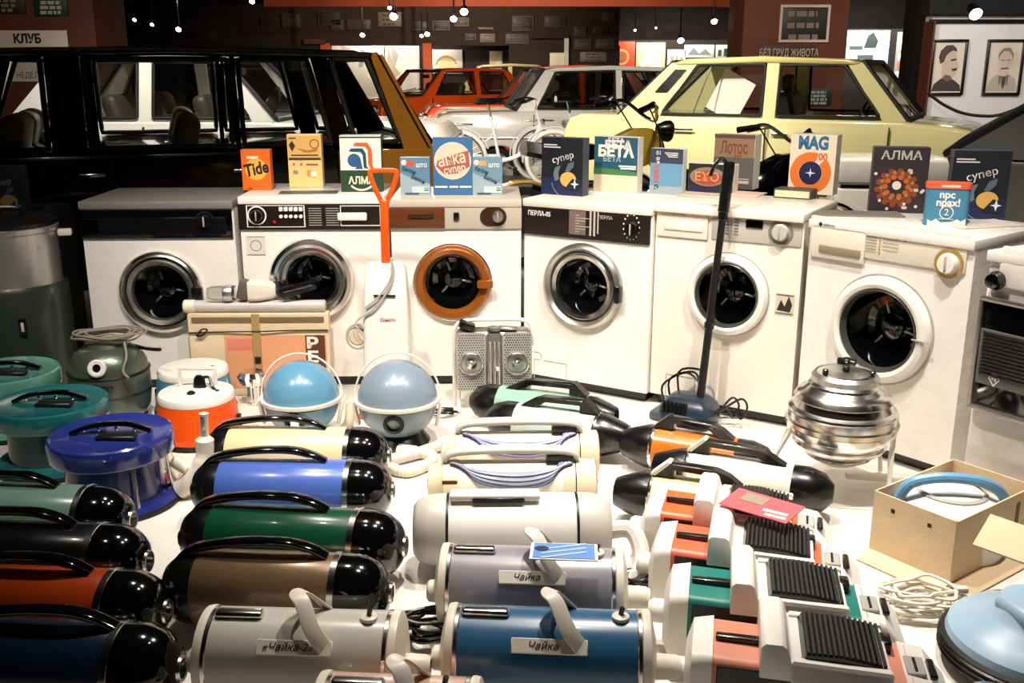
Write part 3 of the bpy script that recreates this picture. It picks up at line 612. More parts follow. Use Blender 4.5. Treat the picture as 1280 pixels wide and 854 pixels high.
# ================================================================ BICYCLES AND MOPEDS
struct(B().box((.85, 6.3, .07), (1.6, .9, .3), .01).build('display_podium', mat('podium_grey', (90, 86, 80), .6)))
struct(B().box((2.45, 6.2, -.005), (1.55, .9, .15), .01).build('display_podium', mat('podium_grey', (90, 86, 80), .6)))
p_ = at_px(640, 10.8)
struct(B().box((p_.x + .15, 11.0, .06), (2.6, 1.7, .28), .01).build('display_podium', mat('podium_grey', (0, 0, 0))))
BIKEW = mat('bike_white', (236, 236, 234), .25, coat=.5)
def bicycle(label, loc, yaw):
    t = thing('bicycle', label, 'bicycle', loc, yaw, 'white step-through bicycles')
    r = .3; xb, xf = -.48, .52
    for x in (xb, xf):
        wo = B().lathe([(r - .03, -.014), (r, -.008), (r + .006, 0), (r, .008), (r - .03, .014), (r - .034, 0), (r - .03, -.014)], (x, 0, r), (0, 1, 0), 40).build('wheel', pal((225, 222, 214), .6), t)
        B().lathe([(r - .05, -.01), (r - .03, -.014), (r - .03, .014), (r - .05, .01), (r - .05, -.01)], (x, 0, r), (0, 1, 0), 40).build('rim', CHROME, wo)
        sp = B()
        for i in range(20):
            a = i * PI / 10; sp.cyl((x + .02 * math.cos(a + .8), .02 * (-1) ** i, r + .02 * math.sin(a + .8)), (x + (r - .045) * math.cos(a), 0, r + (r - .045) * math.sin(a)), .0022, n=5)
        sp.build('spokes', CHROME, wo, kind='stuff')
        B().cyl((x, -.05, r), (x, .05, r), .025, n=12).build('hub', CHROME, wo)
        a0, a1 = (20, 200) if x == xb else (30, 190)
        B().tube([(x + (r + .03) * math.cos(R(a)), 0, r + (r + .03) * math.sin(R(a))) for a in range(a0, a1, 12)], .02, 6, prof=rrect(.055, .012, .005, 1), smooth=2).build('fender', BIKEW, t)
    B().tube([(xb, .04, r), (-.14, .03, .52), (-.08, .0, .66)], .011, 6, smooth=0).build('seat_stay', BIKEW, t)
    B().tube([(-.05, 0, .28), (-.14, 0, .74)], .017, 8, smooth=0).build('seat_tube', BIKEW, t)
    B().tube([(-.14, 0, .74), (-.17, 0, .86)], .012, 8, smooth=0).build('seat_post', CHROME, t)
    B().tube([(-.05, 0, .28), (.15, 0, .34), (.32, 0, .52), (.37, 0, .66)], .022, 8).build('down_tube', BIKEW, t)
    B().tube([(.35, 0, .74), (.39, 0, .6), (.45, .05, .5), (xf, .05, r)], .014, 8).build('fork', BIKEW, t)
    B().tube([(.35, 0, .72), (.31, 0, .9)], .014, 8, smooth=0).build('stem', BIKEW, t)
    h = B().tube([(.2, -.27, .9), (.28, -.2, .92), (.33, 0, .9), (.28, .2, .92), (.2, .27, .9)], .011, 8).build('handlebar', CHROME, t)
    for s in (-1, 1): B().tube([(.24, s * .235, .91), (.14, s * .29, .885)], .017, 8, smooth=0).build('grip', BLACK, h)
    sd_ = B().loft([[(x, y * wv, .88 + z) for y, z in ((-1, 0), (-.6, .045), (.6, .045), (1, 0), (.6, -.02), (-.6, -.02))] for x, wv in ((-.3, .09), (-.26, .105), (-.18, .1), (-.1, .05), (-.02, .028))]); sd_.build('saddle', BLACK, t)
    B().box((xb - .02, 0, .66), (.34, .12, .014), .004).build('rack', CHROME, t)
    B().prism([(xb, r - .05), (xb, r + .05), (-.05, .35), (-.0, .28), (-.05, .21)], .045, .055).build('chain_guard', BIKEW, t)
    B().lathe([(0, 0), (.08, 0), (.08, .006), (0, .006)], (-.05, .05, .28), (0, 1, 0), 24).build('chainring', CHROME, t)
    for s in (-1, 1):
        cr_ = B().cyl((-.05, s * .06, .28), (-.05 + s * .15, s * .07, .2), .009, n=8).build('crank', CHROME, t)
        B().box((-.05 + s * .15, s * .11, .2), (.09, .06, .02), .006).build('pedal', BLACK, cr_)
    B().lathe([(0, .03), (.03, .02), (.035, 0), (0, -.03)], (.4, 0, .68), (1, 0, 0), 14).build('headlamp', CHROME, t)
    B().box((xf - .08, .02, r + .05), (.04, .012, .05), .006).build('reflector', pal((240, 130, 20), .3), t)
bicycle('white step-through bicycle with black saddle before the white sedan bonnet', (-.08, 10.55, .2), R(6))
bicycle('white step-through bicycle overlapped by the other one beside the yellow car boot', (.78, 11.35, .2), R(8))
def moped(label, loc, yaw, tank, name='moped', grp=None):
    t = thing(name, label, 'moped', loc, yaw, grp); r = .25
    for x in (-.5, .55):
        wo = B().lathe([(r - .05, -.03), (r - .01, -.03), (r, 0), (r - .01, .03), (r - .05, .03)], (x, 0, r), (0, 1, 0), 32).build('wheel', TYRE, t)
        B().lathe([(0, -.06), (.07, -.05), (.07, .05), (0, .06)], (x, 0, r), (0, 1, 0), 20).build('hub', ALU, wo)
        s_ = B()
        for i in range(14):
            a = i * PI / 7; s_.cyl((x, .03 * (-1) ** i, r), (x + (r - .04) * math.cos(a), 0, r + (r - .04) * math.sin(a)), .003, n=5)
        s_.build('spokes', CHROME, wo)
        B().tube([(x + (r + .03) * math.cos(R(a)), 0, r + (r + .03) * math.sin(R(a))) for a in range(10, 190, 15)], .03, 6, prof=rrect(.09, .02, .008, 1), smooth=2).build('fender', tank, t)
    B().tube([(-.45, 0, .5), (-.1, 0, .46), (.15, 0, .62), (.34, 0, .72)], .03, 8).build('frame', BLACK, t)
    B().loft([[(x, y * w_, z0 + z * h) for y, z in ((-1, 0), (-.85, .6), (-.4, 1), (.4, 1), (.85, .6), (1, 0))] for x, w_, z0, h in ((-.02, .06, .6, .1), (.06, .1, .58, .2), (.2, .12, .6, .24), (.32, .1, .64, .2), (.4, .05, .68, .1))]).build('tank', tank, t)
    B().loft([[(x, y * w_, z0 + z) for y, z in ((-1, 0), (-.7, .06), (.7, .06), (1, 0), (.7, -.03), (-.7, -.03))] for x, w_, z0 in ((-.5, .1, .72), (-.4, .13, .7), (-.2, .12, .68), (-.05, .07, .69))]).build('saddle', BLACK, t)
    e = B().box((.05, 0, .32), (.26, .2, .2), .03).build('engine', DARKM, t); fn = B()
    for i in range(5): fn.box((.12, 0, .42 + i * .025), (.16, .17, .01))
    fn.build('cooling_fins', ALU, e)
    for s in (-1, 1): B().tube([(.36, s * .06, .8), (.46, s * .06, .5), (.55, s * .06, r)], .016, 8, smooth=0).build('fork_leg', CHROME, t)
    hb = B().tube([(.16, -.34, .98), (.24, -.26, 1.0), (.33, -.08, .9), (.33, .08, .9), (.24, .26, 1.0), (.16, .34, .98)], .012, 8).build('handlebar', CHROME, t)
    for s in (-1, 1):
        B().tube([(.21, s * .3, .99), (.1, s * .4, .965)], .02, 8, smooth=0).build('grip', BLACK, hb)
        B().tube([(.26, s * .22, .99), (.24, s * .32, .975), (.17, s * .4, .95)], .006, 6).build('lever', ALU, hb)
        B().tube([(.2, s * .28, .98), (.3, s * .22, .8), (.36, s * .06, .6)], .005, 6).build('brake_cable', BLACK, hb)
    hl = B().lathe([(0, -.09), (.04, -.08), (.064, -.03), (.068, 0), (.06, .012), (0, .02)], (.45, 0, .82), (1, 0, -.1), 24).build('headlamp', BLACK, t)
    B().lathe([(0, .026), (.04, .022), (.06, .012)], (.45, 0, .82), (1, 0, -.1), 20).build('lens', LAMPG, hl)
    B().tube([(.1, -.12, .25), (-.1, -.14, .2), (-.4, -.15, .24), (-.6, -.15, .28)], .03, 8).build('exhaust', CHROME, t)
    return t
a_ = D(782, 160, 6.3); moped('moped with a domed yellow tank standing behind the green washing powder box', (a_.x - .15, 6.3, .22), R(14), pal((206, 170, 60), .25, coat=.5))
a_ = D(968, 205, 6.2); moped('black moped with long handlebar grip behind the powder boxes on the right', (a_.x - .15, 6.2, .07), R(14), GLOSSB)

# white chest freezer between the yellow car and the sixth machine
fa, fb = D(1052, 198, 6.85), D(1192, 202, 6.75)
dv = fb - fa; cf = thing('chest_freezer', 'low white chest freezer with black gasket line behind the sixth washing machine', 'freezer', ((fa.x + fb.x) / 2, (fa.y + fb.y) / 2, FZ), math.atan2(dv.y, dv.x))
Wf = V((dv.x, dv.y)).length; Hf = fa.z - FZ
B().box((0, .25, (Hf - .2) / 2 + .02), (Wf, .5, Hf - .24), .02, 3).build('body', ENAMEL, cf)
B().box((0, .25, Hf - .19), (Wf - .02, .48, .03)).build('gasket', BLACK, cf)
B().box((0, .25, Hf - .09), (Wf + .01, .52, .18), .025, 3).build('lid', ENAMEL, cf)
B().tube([(-.06, -.006, Hf - .34), (-.06, -.02, Hf - .26), (-.03, -.02, Hf - .235), (.2, -.02, Hf - .235)], .005, 6).build('handle', BLACK, cf)
B().box((0, .25, .015), (Wf - .06, .42, .03)).build('plinth', BLACK, cf)
# ================================================================ WASHING MACHINES
class Front:
    def __init__(s, TL, bl, TR, br, name, label, cat='washing machine', group='front-loading washing machines', depth=.5):
        a, b = G(TL[0], bl), G(TR[0], br)
        pa, pb = D(TL[0], TL[1], a.y), D(TR[0], TR[1], b.y)
        s.H = (pa.z + pb.z) / 2; d = V((pb.x - pa.x, pb.y - pa.y, 0)); s.W = d.length; s.yaw = math.atan2(d.y, d.x); s.dep = depth
        s.mid = V(((pa.x + pb.x) / 2, (pa.y + pb.y) / 2, 0)); s.u = d.normalized(); s.n = V((s.u.y, -s.u.x, 0))
        s.t = thing(name, label, cat, s.mid, s.yaw, group)
    def at(s, x, y):
        d = ray(x, y); o = V((0, 0, CH)); k = (s.mid - o).dot(s.n) / d.dot(s.n); p = o + d * k
        return (p - s.mid).dot(s.u), p.z
    def rect(s, x0, y0, x1, y1):
        """photo rectangle on the front plane -> cx, cz, w, h"""
        a, b = s.at(x0, (y0 + y1) / 2), s.at(x1, (y0 + y1) / 2); c, e = s.at((x0 + x1) / 2, y0), s.at((x0 + x1) / 2, y1)
        return (a[0] + b[0]) / 2, (c[1] + e[1]) / 2, b[0] - a[0], c[1] - e[1]
    def top(s, lx, ly): return s.mid + s.u * lx - s.n * ly
def seam(par, cx, cz, w, h, name='filter_flap'):
    b = B(); e = .003
    for z in (cz - h / 2, cz + h / 2): b.box((cx, -.001, z), (w, .002, e))
    for x in (cx - w / 2, cx + w / 2): b.box((x, -.001, cz), (e, .002, h))
    b.build(name, PLASTG, par)
def cabinet(f, topm=None, body=ENAMEL, plinth=True, hole=None):
    H, W, dp = f.H, f.W, f.dep; z0, z1 = .05, H - .035
    if hole:        # front sheet with a round door opening, box behind it
        cx, cz = f.at(hole[0], hole[1]); r = abs(f.at(hole[0] + hole[2], hole[1])[0] - f.at(hole[0] - hole[2], hole[1])[0]) / 2 * .86
        xa, xb = -W / 2 + .002, W / 2 - .002; k = .14
        an = sorted([2 * PI * i / 48 for i in range(48)] + [math.atan2(z - cz, x - cx) % (2 * PI) for x in (xa, xb) for z in (z0, z1)])
        ci = [(cx + r * math.cos(a), cz + r * math.sin(a)) for a in an]; re = []
        for a in an:
            c, s_ = math.cos(a), math.sin(a)
            q = min([(xb - cx) / c if c > 1e-9 else 9, (xa - cx) / c if c < -1e-9 else 9, (z1 - cz) / s_ if s_ > 1e-9 else 9, (z0 - cz) / s_ if s_ < -1e-9 else 9]); re.append((cx + c * q, cz + s_ * q))
        t = bmesh.new(); n = len(an); mk = lambda P, y: [t.verts.new((x, y, z)) for x, z in P]
        A, Bq, C_, D_ = mk(ci, 0), mk(re, 0), mk(re, k), mk(ci, k)
        for i in range(n):
            j = (i + 1) % n
            for p, q in ((A, Bq), (Bq, C_), (D_, A)): t.faces.new((p[i], p[j], q[j], q[i]))
        b = B(); b.merge(t); b.box((0, (dp + k) / 2, (z0 + z1) / 2), (W - .004, dp - k, z1 - z0)); b.build('cabinet', body, f.t)
    else: B().box((0, dp / 2, (z1 + z0) / 2), (W - .004, dp, z1 - z0), .012, 3).build('cabinet', body, f.t)
    B().box((0, dp / 2 - .008, H - .0175), (W, dp + .016, .035), .006, 2).build('top', topm or body, f.t)
    if plinth: B().box((0, dp / 2 + .02, .025), (W - .05, dp - .05, .05)).build('plinth', BLACK, f.t)
def door(f, px, py, rpx, ring, rin=.7, inner=None, glassr=None, style=0):
    cx, cz = f.at(px, py); r = abs(f.at(px + rpx, py)[0] - f.at(px - rpx, py)[0]) / 2
    t = f.t; n = 48; P0 = (cx, 0, cz); d = (0, -1, 0)
    if style == 0: pr = [(r, 0), (r * 1.0, .012), (r * .97, .024), (r * .9, .032), (r * (rin + .06), .026), (r * rin, .012), (r * rin * .98, -.02)]
    else: pr = [(r, 0), (r * .99, .02), (r * .95, .034), (r * .86, .04), (r * (rin + .05), .036), (r * rin, .02), (r * rin * .97, -.03)]
    do = B().lathe(pr, P0, d, n).build('door', ring, t)
    if inner is not None:
        ri = rin * .985
        B().lathe([(r * ri, .014), (r * (ri - .05), .026), (r * (ri - .13), .02), (r * (ri - .17), .0), (r * (ri - .18), -.03)], P0, d, n).build('inner_ring', inner, do)
        rg = r * (ri - .17)
    else: rg = r * rin * .98
    # glass bowl sunk into the door, with a moulded bulge that catches the lamps
    B().lathe([(rg, 0.002), (rg * .95, -.03), (rg * .9, -.07), (rg * .78, -.1), (rg * .6, -.105), (rg * .4, -.085), (rg * .2, -.072), (0, -.07)], P0, d, n).build('door_glass', DRUMG, do)
    for i in range(3):
        a = R(90 + i * 120 + 20); B().box((cx + rg * .45 * math.cos(a), .078, cz + rg * .45 * math.sin(a)), (rg * .45, .008, .01), .003, 1, (0, -a, 0)).build('drum_spoke', STEEL, do)
    B().lathe([(rg * .36, .0), (rg * .33, .012), (rg * .2, .018), (0, .02)], (cx, .078, cz), d, 24).build('drum_hub', GLOSSB, do)
    return do, cx, cz, r
def panel(f, x0, y0, x1, y1, m, th=.012, name='control_panel'):
    cx, cz, w_, h = f.rect(x0, y0, x1, y1)
    o = B().box((cx, -th / 2 + .001, cz), (w_, th, h), .004, 2).build(name, m, f.t); return o, cx, cz, w_, h, -th
def knob(par, cx, cz, r, y, m, ring=None, l=.025):
    k = B().lathe([(r, 0), (r, l * .5), (r * .85, l), (0, l * 1.05)], (cx, y, cz), (0, -1, 0), 24).build('knob', m, par)
    B().box((cx, y - l * 1.05, cz), (r * .22, .008, r * 1.5), .002, 1).build('pointer', PLASTG, k)
    if ring: B().lathe([(r * 1.15, 0), (r * 1.15, .003), (r * 1.45, .003), (r * 1.45, 0)], (cx, y, cz), (0, -1, 0), 28).build('dial_ring', ring, par)
    return k
def label_art(f, rct, y, items): art(f.t, rct[2], rct[3], y, items, rct[0] - rct[2] / 2, rct[1] - rct[3] / 2)
# --- W1
w1 = Front((98, 252), 488, (291, 250), 486, 'washing_machine', 'white washing machine with wide black recessed panel and chrome porthole beside the grey drum')
cabinet(w1, mat('grey_top', (120, 116, 110), .5), hole=(202, 365, 53))
_, cx, cz, w_, h, y = panel(w1, 101, 263, 291, 298, GLOSSB)
B().box((cx - .02, y - .002, cz + h * .2), (w_ * .9, .004, .004)).build('panel_line', DARKM, w1.t)
B().box((cx + w_ * .04, y - .002, cz - h * .05), (w_ * .84, .004, h * .62), .002, 1).build('panel_inset', BLACK, w1.t)
kx, kz = w1.at(257, 276); knob(w1.t, kx, kz, .03, y, BLACK, DARKM)
do, cx, cz, r = door(w1, 202, 365, 53, CHROME, .82, STEEL)
B().box((cx + r * .9, -.04, cz - r * .02), (.05, .03, .07), .01).build('door_handle', BLACK, do)
# --- W2
w2 = Front((297, 243), 484, (481, 247), 483, 'washing_machine', 'white washing machine with black push-button panel and broad chrome porthole under the Tide box')
cabinet(w2, hole=(390, 349, 53))
_, cx, cz, w_, h, y = panel(w2, 298, 252, 478, 287, mat('brown_black_panel', (30, 20, 17), .35))
rc = w2.rect(298, 252, 478, 287)
B().lathe([(.036, 0), (.036, .004), (.042, .004), (.042, 0)], (w2.at(322, 269)[0], y, w2.at(322, 269)[1]), (0, -1, 0), 28).build('dial_ring', WHITEP, w2.t)
knob(w2.t, *w2.at(322, 269), .028, y, BLACK)
label_art(w2, rc, y, [('bars', WHITEP, [(.06, .1, .465, .125), (.06, .86, .465, .885), (.06, .1, .068, .885), (.457, .1, .465, .885)])])
for i in range(5):
    bx, bz = w2.at(352 + i * 6.2, 261); B().box((bx, y - .006, bz), (.017, .012, .018), .002, 1).build('push_button', PLASTW, w2.t)
for i in range(5):
    bx, bz = w2.at(352 + i * 6.2, 270); B().lathe([(.008, 0), (.008, .006), (0, .007)], (bx, y, bz), (0, -1, 0), 14).build('indicator', WHITEP, w2.t)
B().lathe([(.007, 0), (.007, .005), (0, .006)], (*w2.at(344, 277)[:1], y, w2.at(344, 277)[1]), (0, -1, 0), 12).build('indicator', pal((190, 30, 20), .3), w2.t)
label_art(w2, rc, y, [('bars', (180, 172, 160), [(.49 + .0, .16 + i * .085, .58, .185 + i * .085) for i in range(8)] + [(.61, .16 + i * .085, .7, .185 + i * .085) for i in range(8)])])
label_art(w2, rc, y, [('bars', WHITEP, [(.71, .14, .99, .17), (.71, .84, .99, .87), (.71, .14, .716, .87), (.984, .14, .99, .87)])])
B().box((w2.at(441, 270)[0], y - .008, w2.at(441, 270)[1]), (.13, .016, .035), .006).build('drawer_handle', PLASTW, w2.t)
c_ = w2.rect(308, 295, 332, 319); o = B().box((c_[0], -.001, c_[1]), (c_[2], .002, c_[3])).build('sticker', pal((222, 214, 204), .6), w2.t)
label_art(w2, c_, -.002, [('ring', (150, 140, 134), .5, .5, .3, .05), ('bars', (150, 140, 134), [(.02, .02, .98, .05), (.02, .95, .98, .98)])])
do, cx, cz, r = door(w2, 390, 349, 53, CHROME, .74, CHROME, style=1)
# --- W3
w3 = Front((487, 248), 483, (652, 250), 482, 'washing_machine', 'white washing machine with brown drawer panel and copper-coloured porthole')
cabinet(w3, mat('beige_top', (196, 186, 170), .5), hole=(566, 353, 48))
_, cx, cz, w_, h, y = panel(w3, 487, 251, 652, 286, mat('silver_beige_panel', (186, 176, 160), .4))
rc = w3.rect(487, 251, 652, 286)
label_art(w3, rc, y, [('text', BLACKP, .3, .82, .2, 'ВЯТКА', dict(bold=.02)), ('bars', BLACKP, [(.43, .79, .56, .82)])])
r2 = w3.rect(487, 259, 556, 284); B().box((r2[0], y - .003, r2[1]), (r2[2], .008, r2[3]), .003).build('drawer', mat('brown_plastic', (96, 50, 20), .35), w3.t)
r3 = w3.rect(511, 264, 542, 273); B().box((r3[0], y - .01, r3[1]), (r3[2], .014, r3[3] * .6), .003).build('drawer_handle', mat('brown_plastic_dark', (52, 28, 14), .35), w3.t)
r2 = w3.rect(600, 259, 633, 282); B().prism([(r2[0] + a, r2[1] + b) for a, b in rrect(r2[2], r2[3], r2[3] * .48, 6)], y - .003, y).build('dial_plate', mat('brown_plastic_dark', (0, 0, 0)), w3.t)
knob(w3.t, *w3.at(622, 270), .026, y - .003, ALU)
r2 = w3.rect(567, 265, 574, 275); B().box((r2[0], y - .004, r2[1]), (r2[2], .01, r2[3]), .003).build('rocker_switch', BLACK, w3.t)
seam(w3.t, w3.rect(580, 260, 594, 282)[0], w3.rect(580, 260, 594, 282)[1], .05, .08, 'label_plate')
do, cx, cz, r = door(w3, 566, 353, 48, mat('copper_ring', (156, 86, 24), .25, coat=.5, metal=.3), .72)
B().lathe([(r * 1.03, 0), (r * 1.03, .008), (r * .98, .01)], (cx, 0, cz), (0, -1, 0), 48).build('door_rim', CHROME, do)
B().box((cx + r * .84, -.046, cz + .0), (.075, .024, .04), .012).build('door_handle', mat('copper_ring', (0, 0, 0)), do)
# --- W4
w4 = Front((655, 245), 478, (817, 262), 506, 'washing_machine', 'white washing machine with black panel lettered ПЕРЛА-05 and steel porthole')
cabinet(w4, mat('cream_top', (226, 216, 202), .45), hole=(729, 358, 49))
_, cx, cz, w_, h, y = panel(w4, 653, 256, 814, 299, mat('brown_black_panel', (0, 0, 0)))
rc = w4.rect(653, 256, 814, 299)
label_art(w4, rc, y, [('text', WHITEP, .15, .64, .14, 'ПЕРЛА-05', dict(bold=.02, sx=.85)), ('rect', (112, 96, 90), .39, .12, .52, .82),
    ('bars', (186, 176, 166), [(.55, .12, .565, .9), (.58, .12, .595, .9), (.61, .2, .62, .9)] + [(.44, .2 + i * .08, .47 + .05 * (i % 3), .22 + i * .08) for i in range(7)]), ('text', (200, 190, 180), .67, .68, .1, 'ПЕРЛА')])
dots = [(.865 + .058 * math.cos(R(a)), .48 + .36 * math.sin(R(a)), .006) for a in range(0, 360, 24)]
label_art(w4, rc, y, [('dots', WHITEP, dots)])
knob(w4.t, *w4.at(792, 286), .032, y, BLACK)
do, cx, cz, r = door(w4, 729, 358, 49, STEEL, .8, CHROME)
B().box((cx + r * .96, -.035, cz - .01), (.03, .04, .075), .008).build('door_handle', BLACK, do)
r2 = w4.rect(668, 452, 708, 490); seam(w4.t, *r2)
# --- W5
w5 = Front((821, 252), 504, (1008, 268), 537, 'washing_machine', 'cream white washing machine with white plastic porthole and small dark display behind the long pole', depth=.48)
cabinet(w5, ENAMEL2, ENAMEL2, hole=(910, 368, 50))
r2 = w5.rect(822, 257, 886, 297); B().box((r2[0], -.004, r2[1]), (r2[2], .012, r2[3]), .004).build('detergent_drawer', PLASTI, w5.t)
label_art(w5, r2, -.010, [('text', BLACKP, .34, .78, .12, 'перла'), ('ring', (120, 110, 100), .52, .78, .04, .012)])
r3 = w5.rect(832, 278, 880, 288); seam2 = B().box((r3[0], -.012, r3[1]), (r3[2], .008, r3[3]), .003).build('drawer_handle', PLASTI, w5.t); seam(w5.t, r3[0], r3[1], r3[2] + .006, r3[3] + .006, 'handle_outline')
w5.t.children[-1].location.y = -.012
_, cx, cz, w_, h, y = panel(w5, 890, 262, 1004, 304, mat('grey_panel', (190, 184, 174), .45), .008)
rc = w5.rect(890, 262, 1004, 304)
B().box((w5.at(944, 280)[0], y - .002, w5.at(944, 280)[1]), (.07, .006, .032), .002, 1).build('display', GLOSSB, w5.t)
label_art(w5, rc, y, [('bars', (120, 114, 106), [(.12, .2 + i * .09, .2, .23 + i * .09) for i in range(7)] + [(.26, .2 + i * .09, .31, .23 + i * .09) for i in range(7)]), ('dots', (110, 104, 98), [(.36 + i * .06, .8, .012) for i in range(4)])])
knob(w5.t, *w5.at(977, 290), .034, y, mat('grey_panel', (0, 0, 0)), mat('dial_grey', (120, 116, 110), .4))
do, cx, cz, r = door(w5, 910, 368, 50, PLASTW, .77, None, style=1)
B().lathe([(r * .79, .03), (r * .76, .034), (r * .72, .01)], (cx, 0, cz), (0, -1, 0), 40).build('glass_rim', mat('smoke_plastic', (70, 70, 66), .3), do)
B().lathe([(r * 1.01, 0), (r * 1.01, .004), (r * 1.03, .004), (r * 1.03, 0)], (cx, 0, cz), (0, -1, 0), 48).build('door_gap', PLASTG, w5.t)
r2 = w5.rect(969, 367, 993, 394); B().box((r2[0], -.001, r2[1]), (r2[2], .002, r2[3])).build('sticker', pal((206, 196, 176), .6), w5.t)
label_art(w5, r2, -.002, [('poly', (40, 38, 36), [(.1, .2), (.3, .7), (.5, .4), (.7, .9), (.9, .5), (.8, .15)]), ('bars', (90, 84, 76), [(.05, .05, .95, .1), (.05, .9, .95, .95)])])
r2 = w5.rect(832, 470, 868, 500); seam(w5.t, *r2)
# --- W6
w6 = Front((1014, 270), 541, (1222, 303), 604, 'washing_machine', 'white washing machine with gold-ringed dial and white plastic porthole beside the stove', depth=.52)
cabinet(w6, hole=(1101, 412, 63))
_, cx, cz, w_, h, y = panel(w6, 1013, 281, 1212, 327, PLASTI, .01)
r2 = w6.rect(1016, 284, 1084, 325); B().box((r2[0], y - .002, r2[1]), (r2[2], .008, r2[3]), .004).build('detergent_drawer', PLASTI, w6.t)
r3 = w6.rect(1027, 307, 1079, 320); B().box((r3[0], y - .008, r3[1]), (r3[2], .01, r3[3] * .7), .003).build('drawer_handle', mat('taupe', (146, 130, 112), .5), w6.t)
rc = w6.rect(1013, 281, 1212, 327)
label_art(w6, rc, y - .006, [('text', BLACKP, .14, .78, .1, 'elektron', dict(sx=.8)), ('poly', BLACKP, [(.065, .78), (.08, .7), (.095, .78), (.08, .86)])])
label_art(w6, rc, y, [('text', (96, 84, 76), .66, .72, .16, 'Energy-lavamat', dict(sx=.62, bold=.01)), ('bars', (150, 138, 122), [(.39, .2 + i * .08, .46, .22 + i * .08) for i in range(7)] + [(.5, .3 + i * .1, .6, .315 + i * .1) for i in range(4)]),
    ('dots', (200, 160, 60), [(.37, .2 + i * .09, .006) for i in range(8)] + [(.48, .2 + i * .09, .006) for i in range(8)] + [(.62 + i * .03, .86, .005) for i in range(4)])])
knob(w6.t, *w6.at(1188, 329), .036, y, PLASTW, mat('gold_ring', (196, 160, 84), .35, metal=.4))
do, cx, cz, r = door(w6, 1101, 412, 63, PLASTW, .75, None, style=1)
B().lathe([(r * .77, .03), (r * .74, .034), (r * .7, .005)], (cx, 0, cz), (0, -1, 0), 40).build('glass_rim', mat('smoke_plastic', (0, 0, 0)), do)
B().box((cx + r * .88, -.042, cz - .0), (.06, .008, .004)).build('door_seam', PLASTG, do)
B().lathe([(r * 1.01, 0), (r * 1.01, .004), (r * 1.035, .004), (r * 1.035, 0)], (cx, 0, cz), (0, -1, 0), 48).build('door_gap', PLASTG, w6.t)
# --- stove at the right edge
st = Front((1238, 308), 640, (1400, 342), 700, 'electric_stove', 'white stove with black knob and dark louvred oven door at the right edge', 'stove', None, .5)
cabinet(st)
r2 = st.rect(1243, 317, 1400, 372); B().box((r2[0] + .02, -.005, r2[1]), (r2[2], .02, r2[3]), .008).build('control_panel', ENAMEL, st.t)
kx, kz = st.at(1250, 350); B().lathe([(.03, 0), (.03, .012), (.022, .03), (0, .034)], (kx, -.015, kz), (0, -1, 0), 24).build('knob', GLOSSB, st.t)
dx, dz, dw, dh = st.rect(1208, 385, 1400, 530); dx = st.W / 2 - (st.W - .0) / 2; dw = st.W - .02
dr = B().box((dx, -.012, dz), (dw, .03, dh), .006).build('oven_door', GLOSSB, st.t)
fr = B()
for z in (dz - dh / 2, dz + dh / 2): fr.box((dx, -.03, z), (dw, .016, .016), .004)
for x in (dx - dw / 2 + .006, dx + dw / 2 - .006): fr.box((x, -.03, dz), (.014, .016, dh), .004)
fr.build('door_frame', STEEL, dr)
B().box((dx, -.029, dz - dh * .02), (dw - .03, .006, dh * .5), .001, 1).build('grey_plate', mat('oven_grey', (96, 98, 98), .5), dr)
for i in range(12): B().box((dx - dw * .2, -.034, dz + dh * .2 - i * dh * .034), (dw * .46, .006, .0055)).build('louvre', BLACK, dr)
for i in range(4): B().box((dx + dw * .07 + i * .022, -.035, dz + dh * .02), (.008, .006, dh * .44)).build('louvre', BLACK, dr)
art(dr, .04, .05, -.033, [('poly', WHITEP, [(.5, 0), (1, .5), (.5, 1), (0, .5)]), ('poly', (96, 98, 98), [(.5, .14), (.86, .5), (.5, .86), (.14, .5)]), ('bars', WHITEP, [(.3, .42, .46, .64), (.54, .36, .7, .58)])], dx - dw * .34, dz - dh * .27)
# ================================================================ POWDER BOXES ON THE MACHINES
def carton(label, x0, x1, yt, yb, f, items, face, sidec=None, dep=.05, yaw=None, name='powder_box', lift=0., cat='box', rnd=False):
    z = f.H + lift; c = G((x0 + x1) / 2, yb, z); yaw = f.yaw if yaw is None else yaw
    dd = ray((x0 + x1) / 2, yb); tt = c.y / dd.y
    W = (x1 - x0) / F * tt / max(.6, math.cos(yaw)); H = D((x0 + x1) / 2, yt, c.y).z - z
    t = thing(name, label, cat, c, yaw, 'washing powder boxes on the machines')
    B().box((0, dep / 2, H / 2), (W, dep, H), .0015, 1).build('carton', pal(sidec or face, .55), t)
    art(t, W, H, .0, [('rect', face, 0.005, .005, .995, .995)] + items)
    return t
NAVY = (22, 30, 48)
carton('orange powder box lettered Tide on the second washing machine', 304, 340, 187, 238, w2, [('circ', (250, 180, 60), .5, .52, .46), ('ring', (240, 110, 20), .5, .52, .47, .1), ('text', (26, 24, 60), .5, .52, .3, 'Tide', dict(rot=12, bold=.03, sx=.8, shear=.1)), ('bars', (250, 236, 214), [(.2, .78, .6, .84)]), ('bars', (120, 40, 10), [(.2, .04, .34, .06)])], (238, 104, 24), (200, 84, 20))
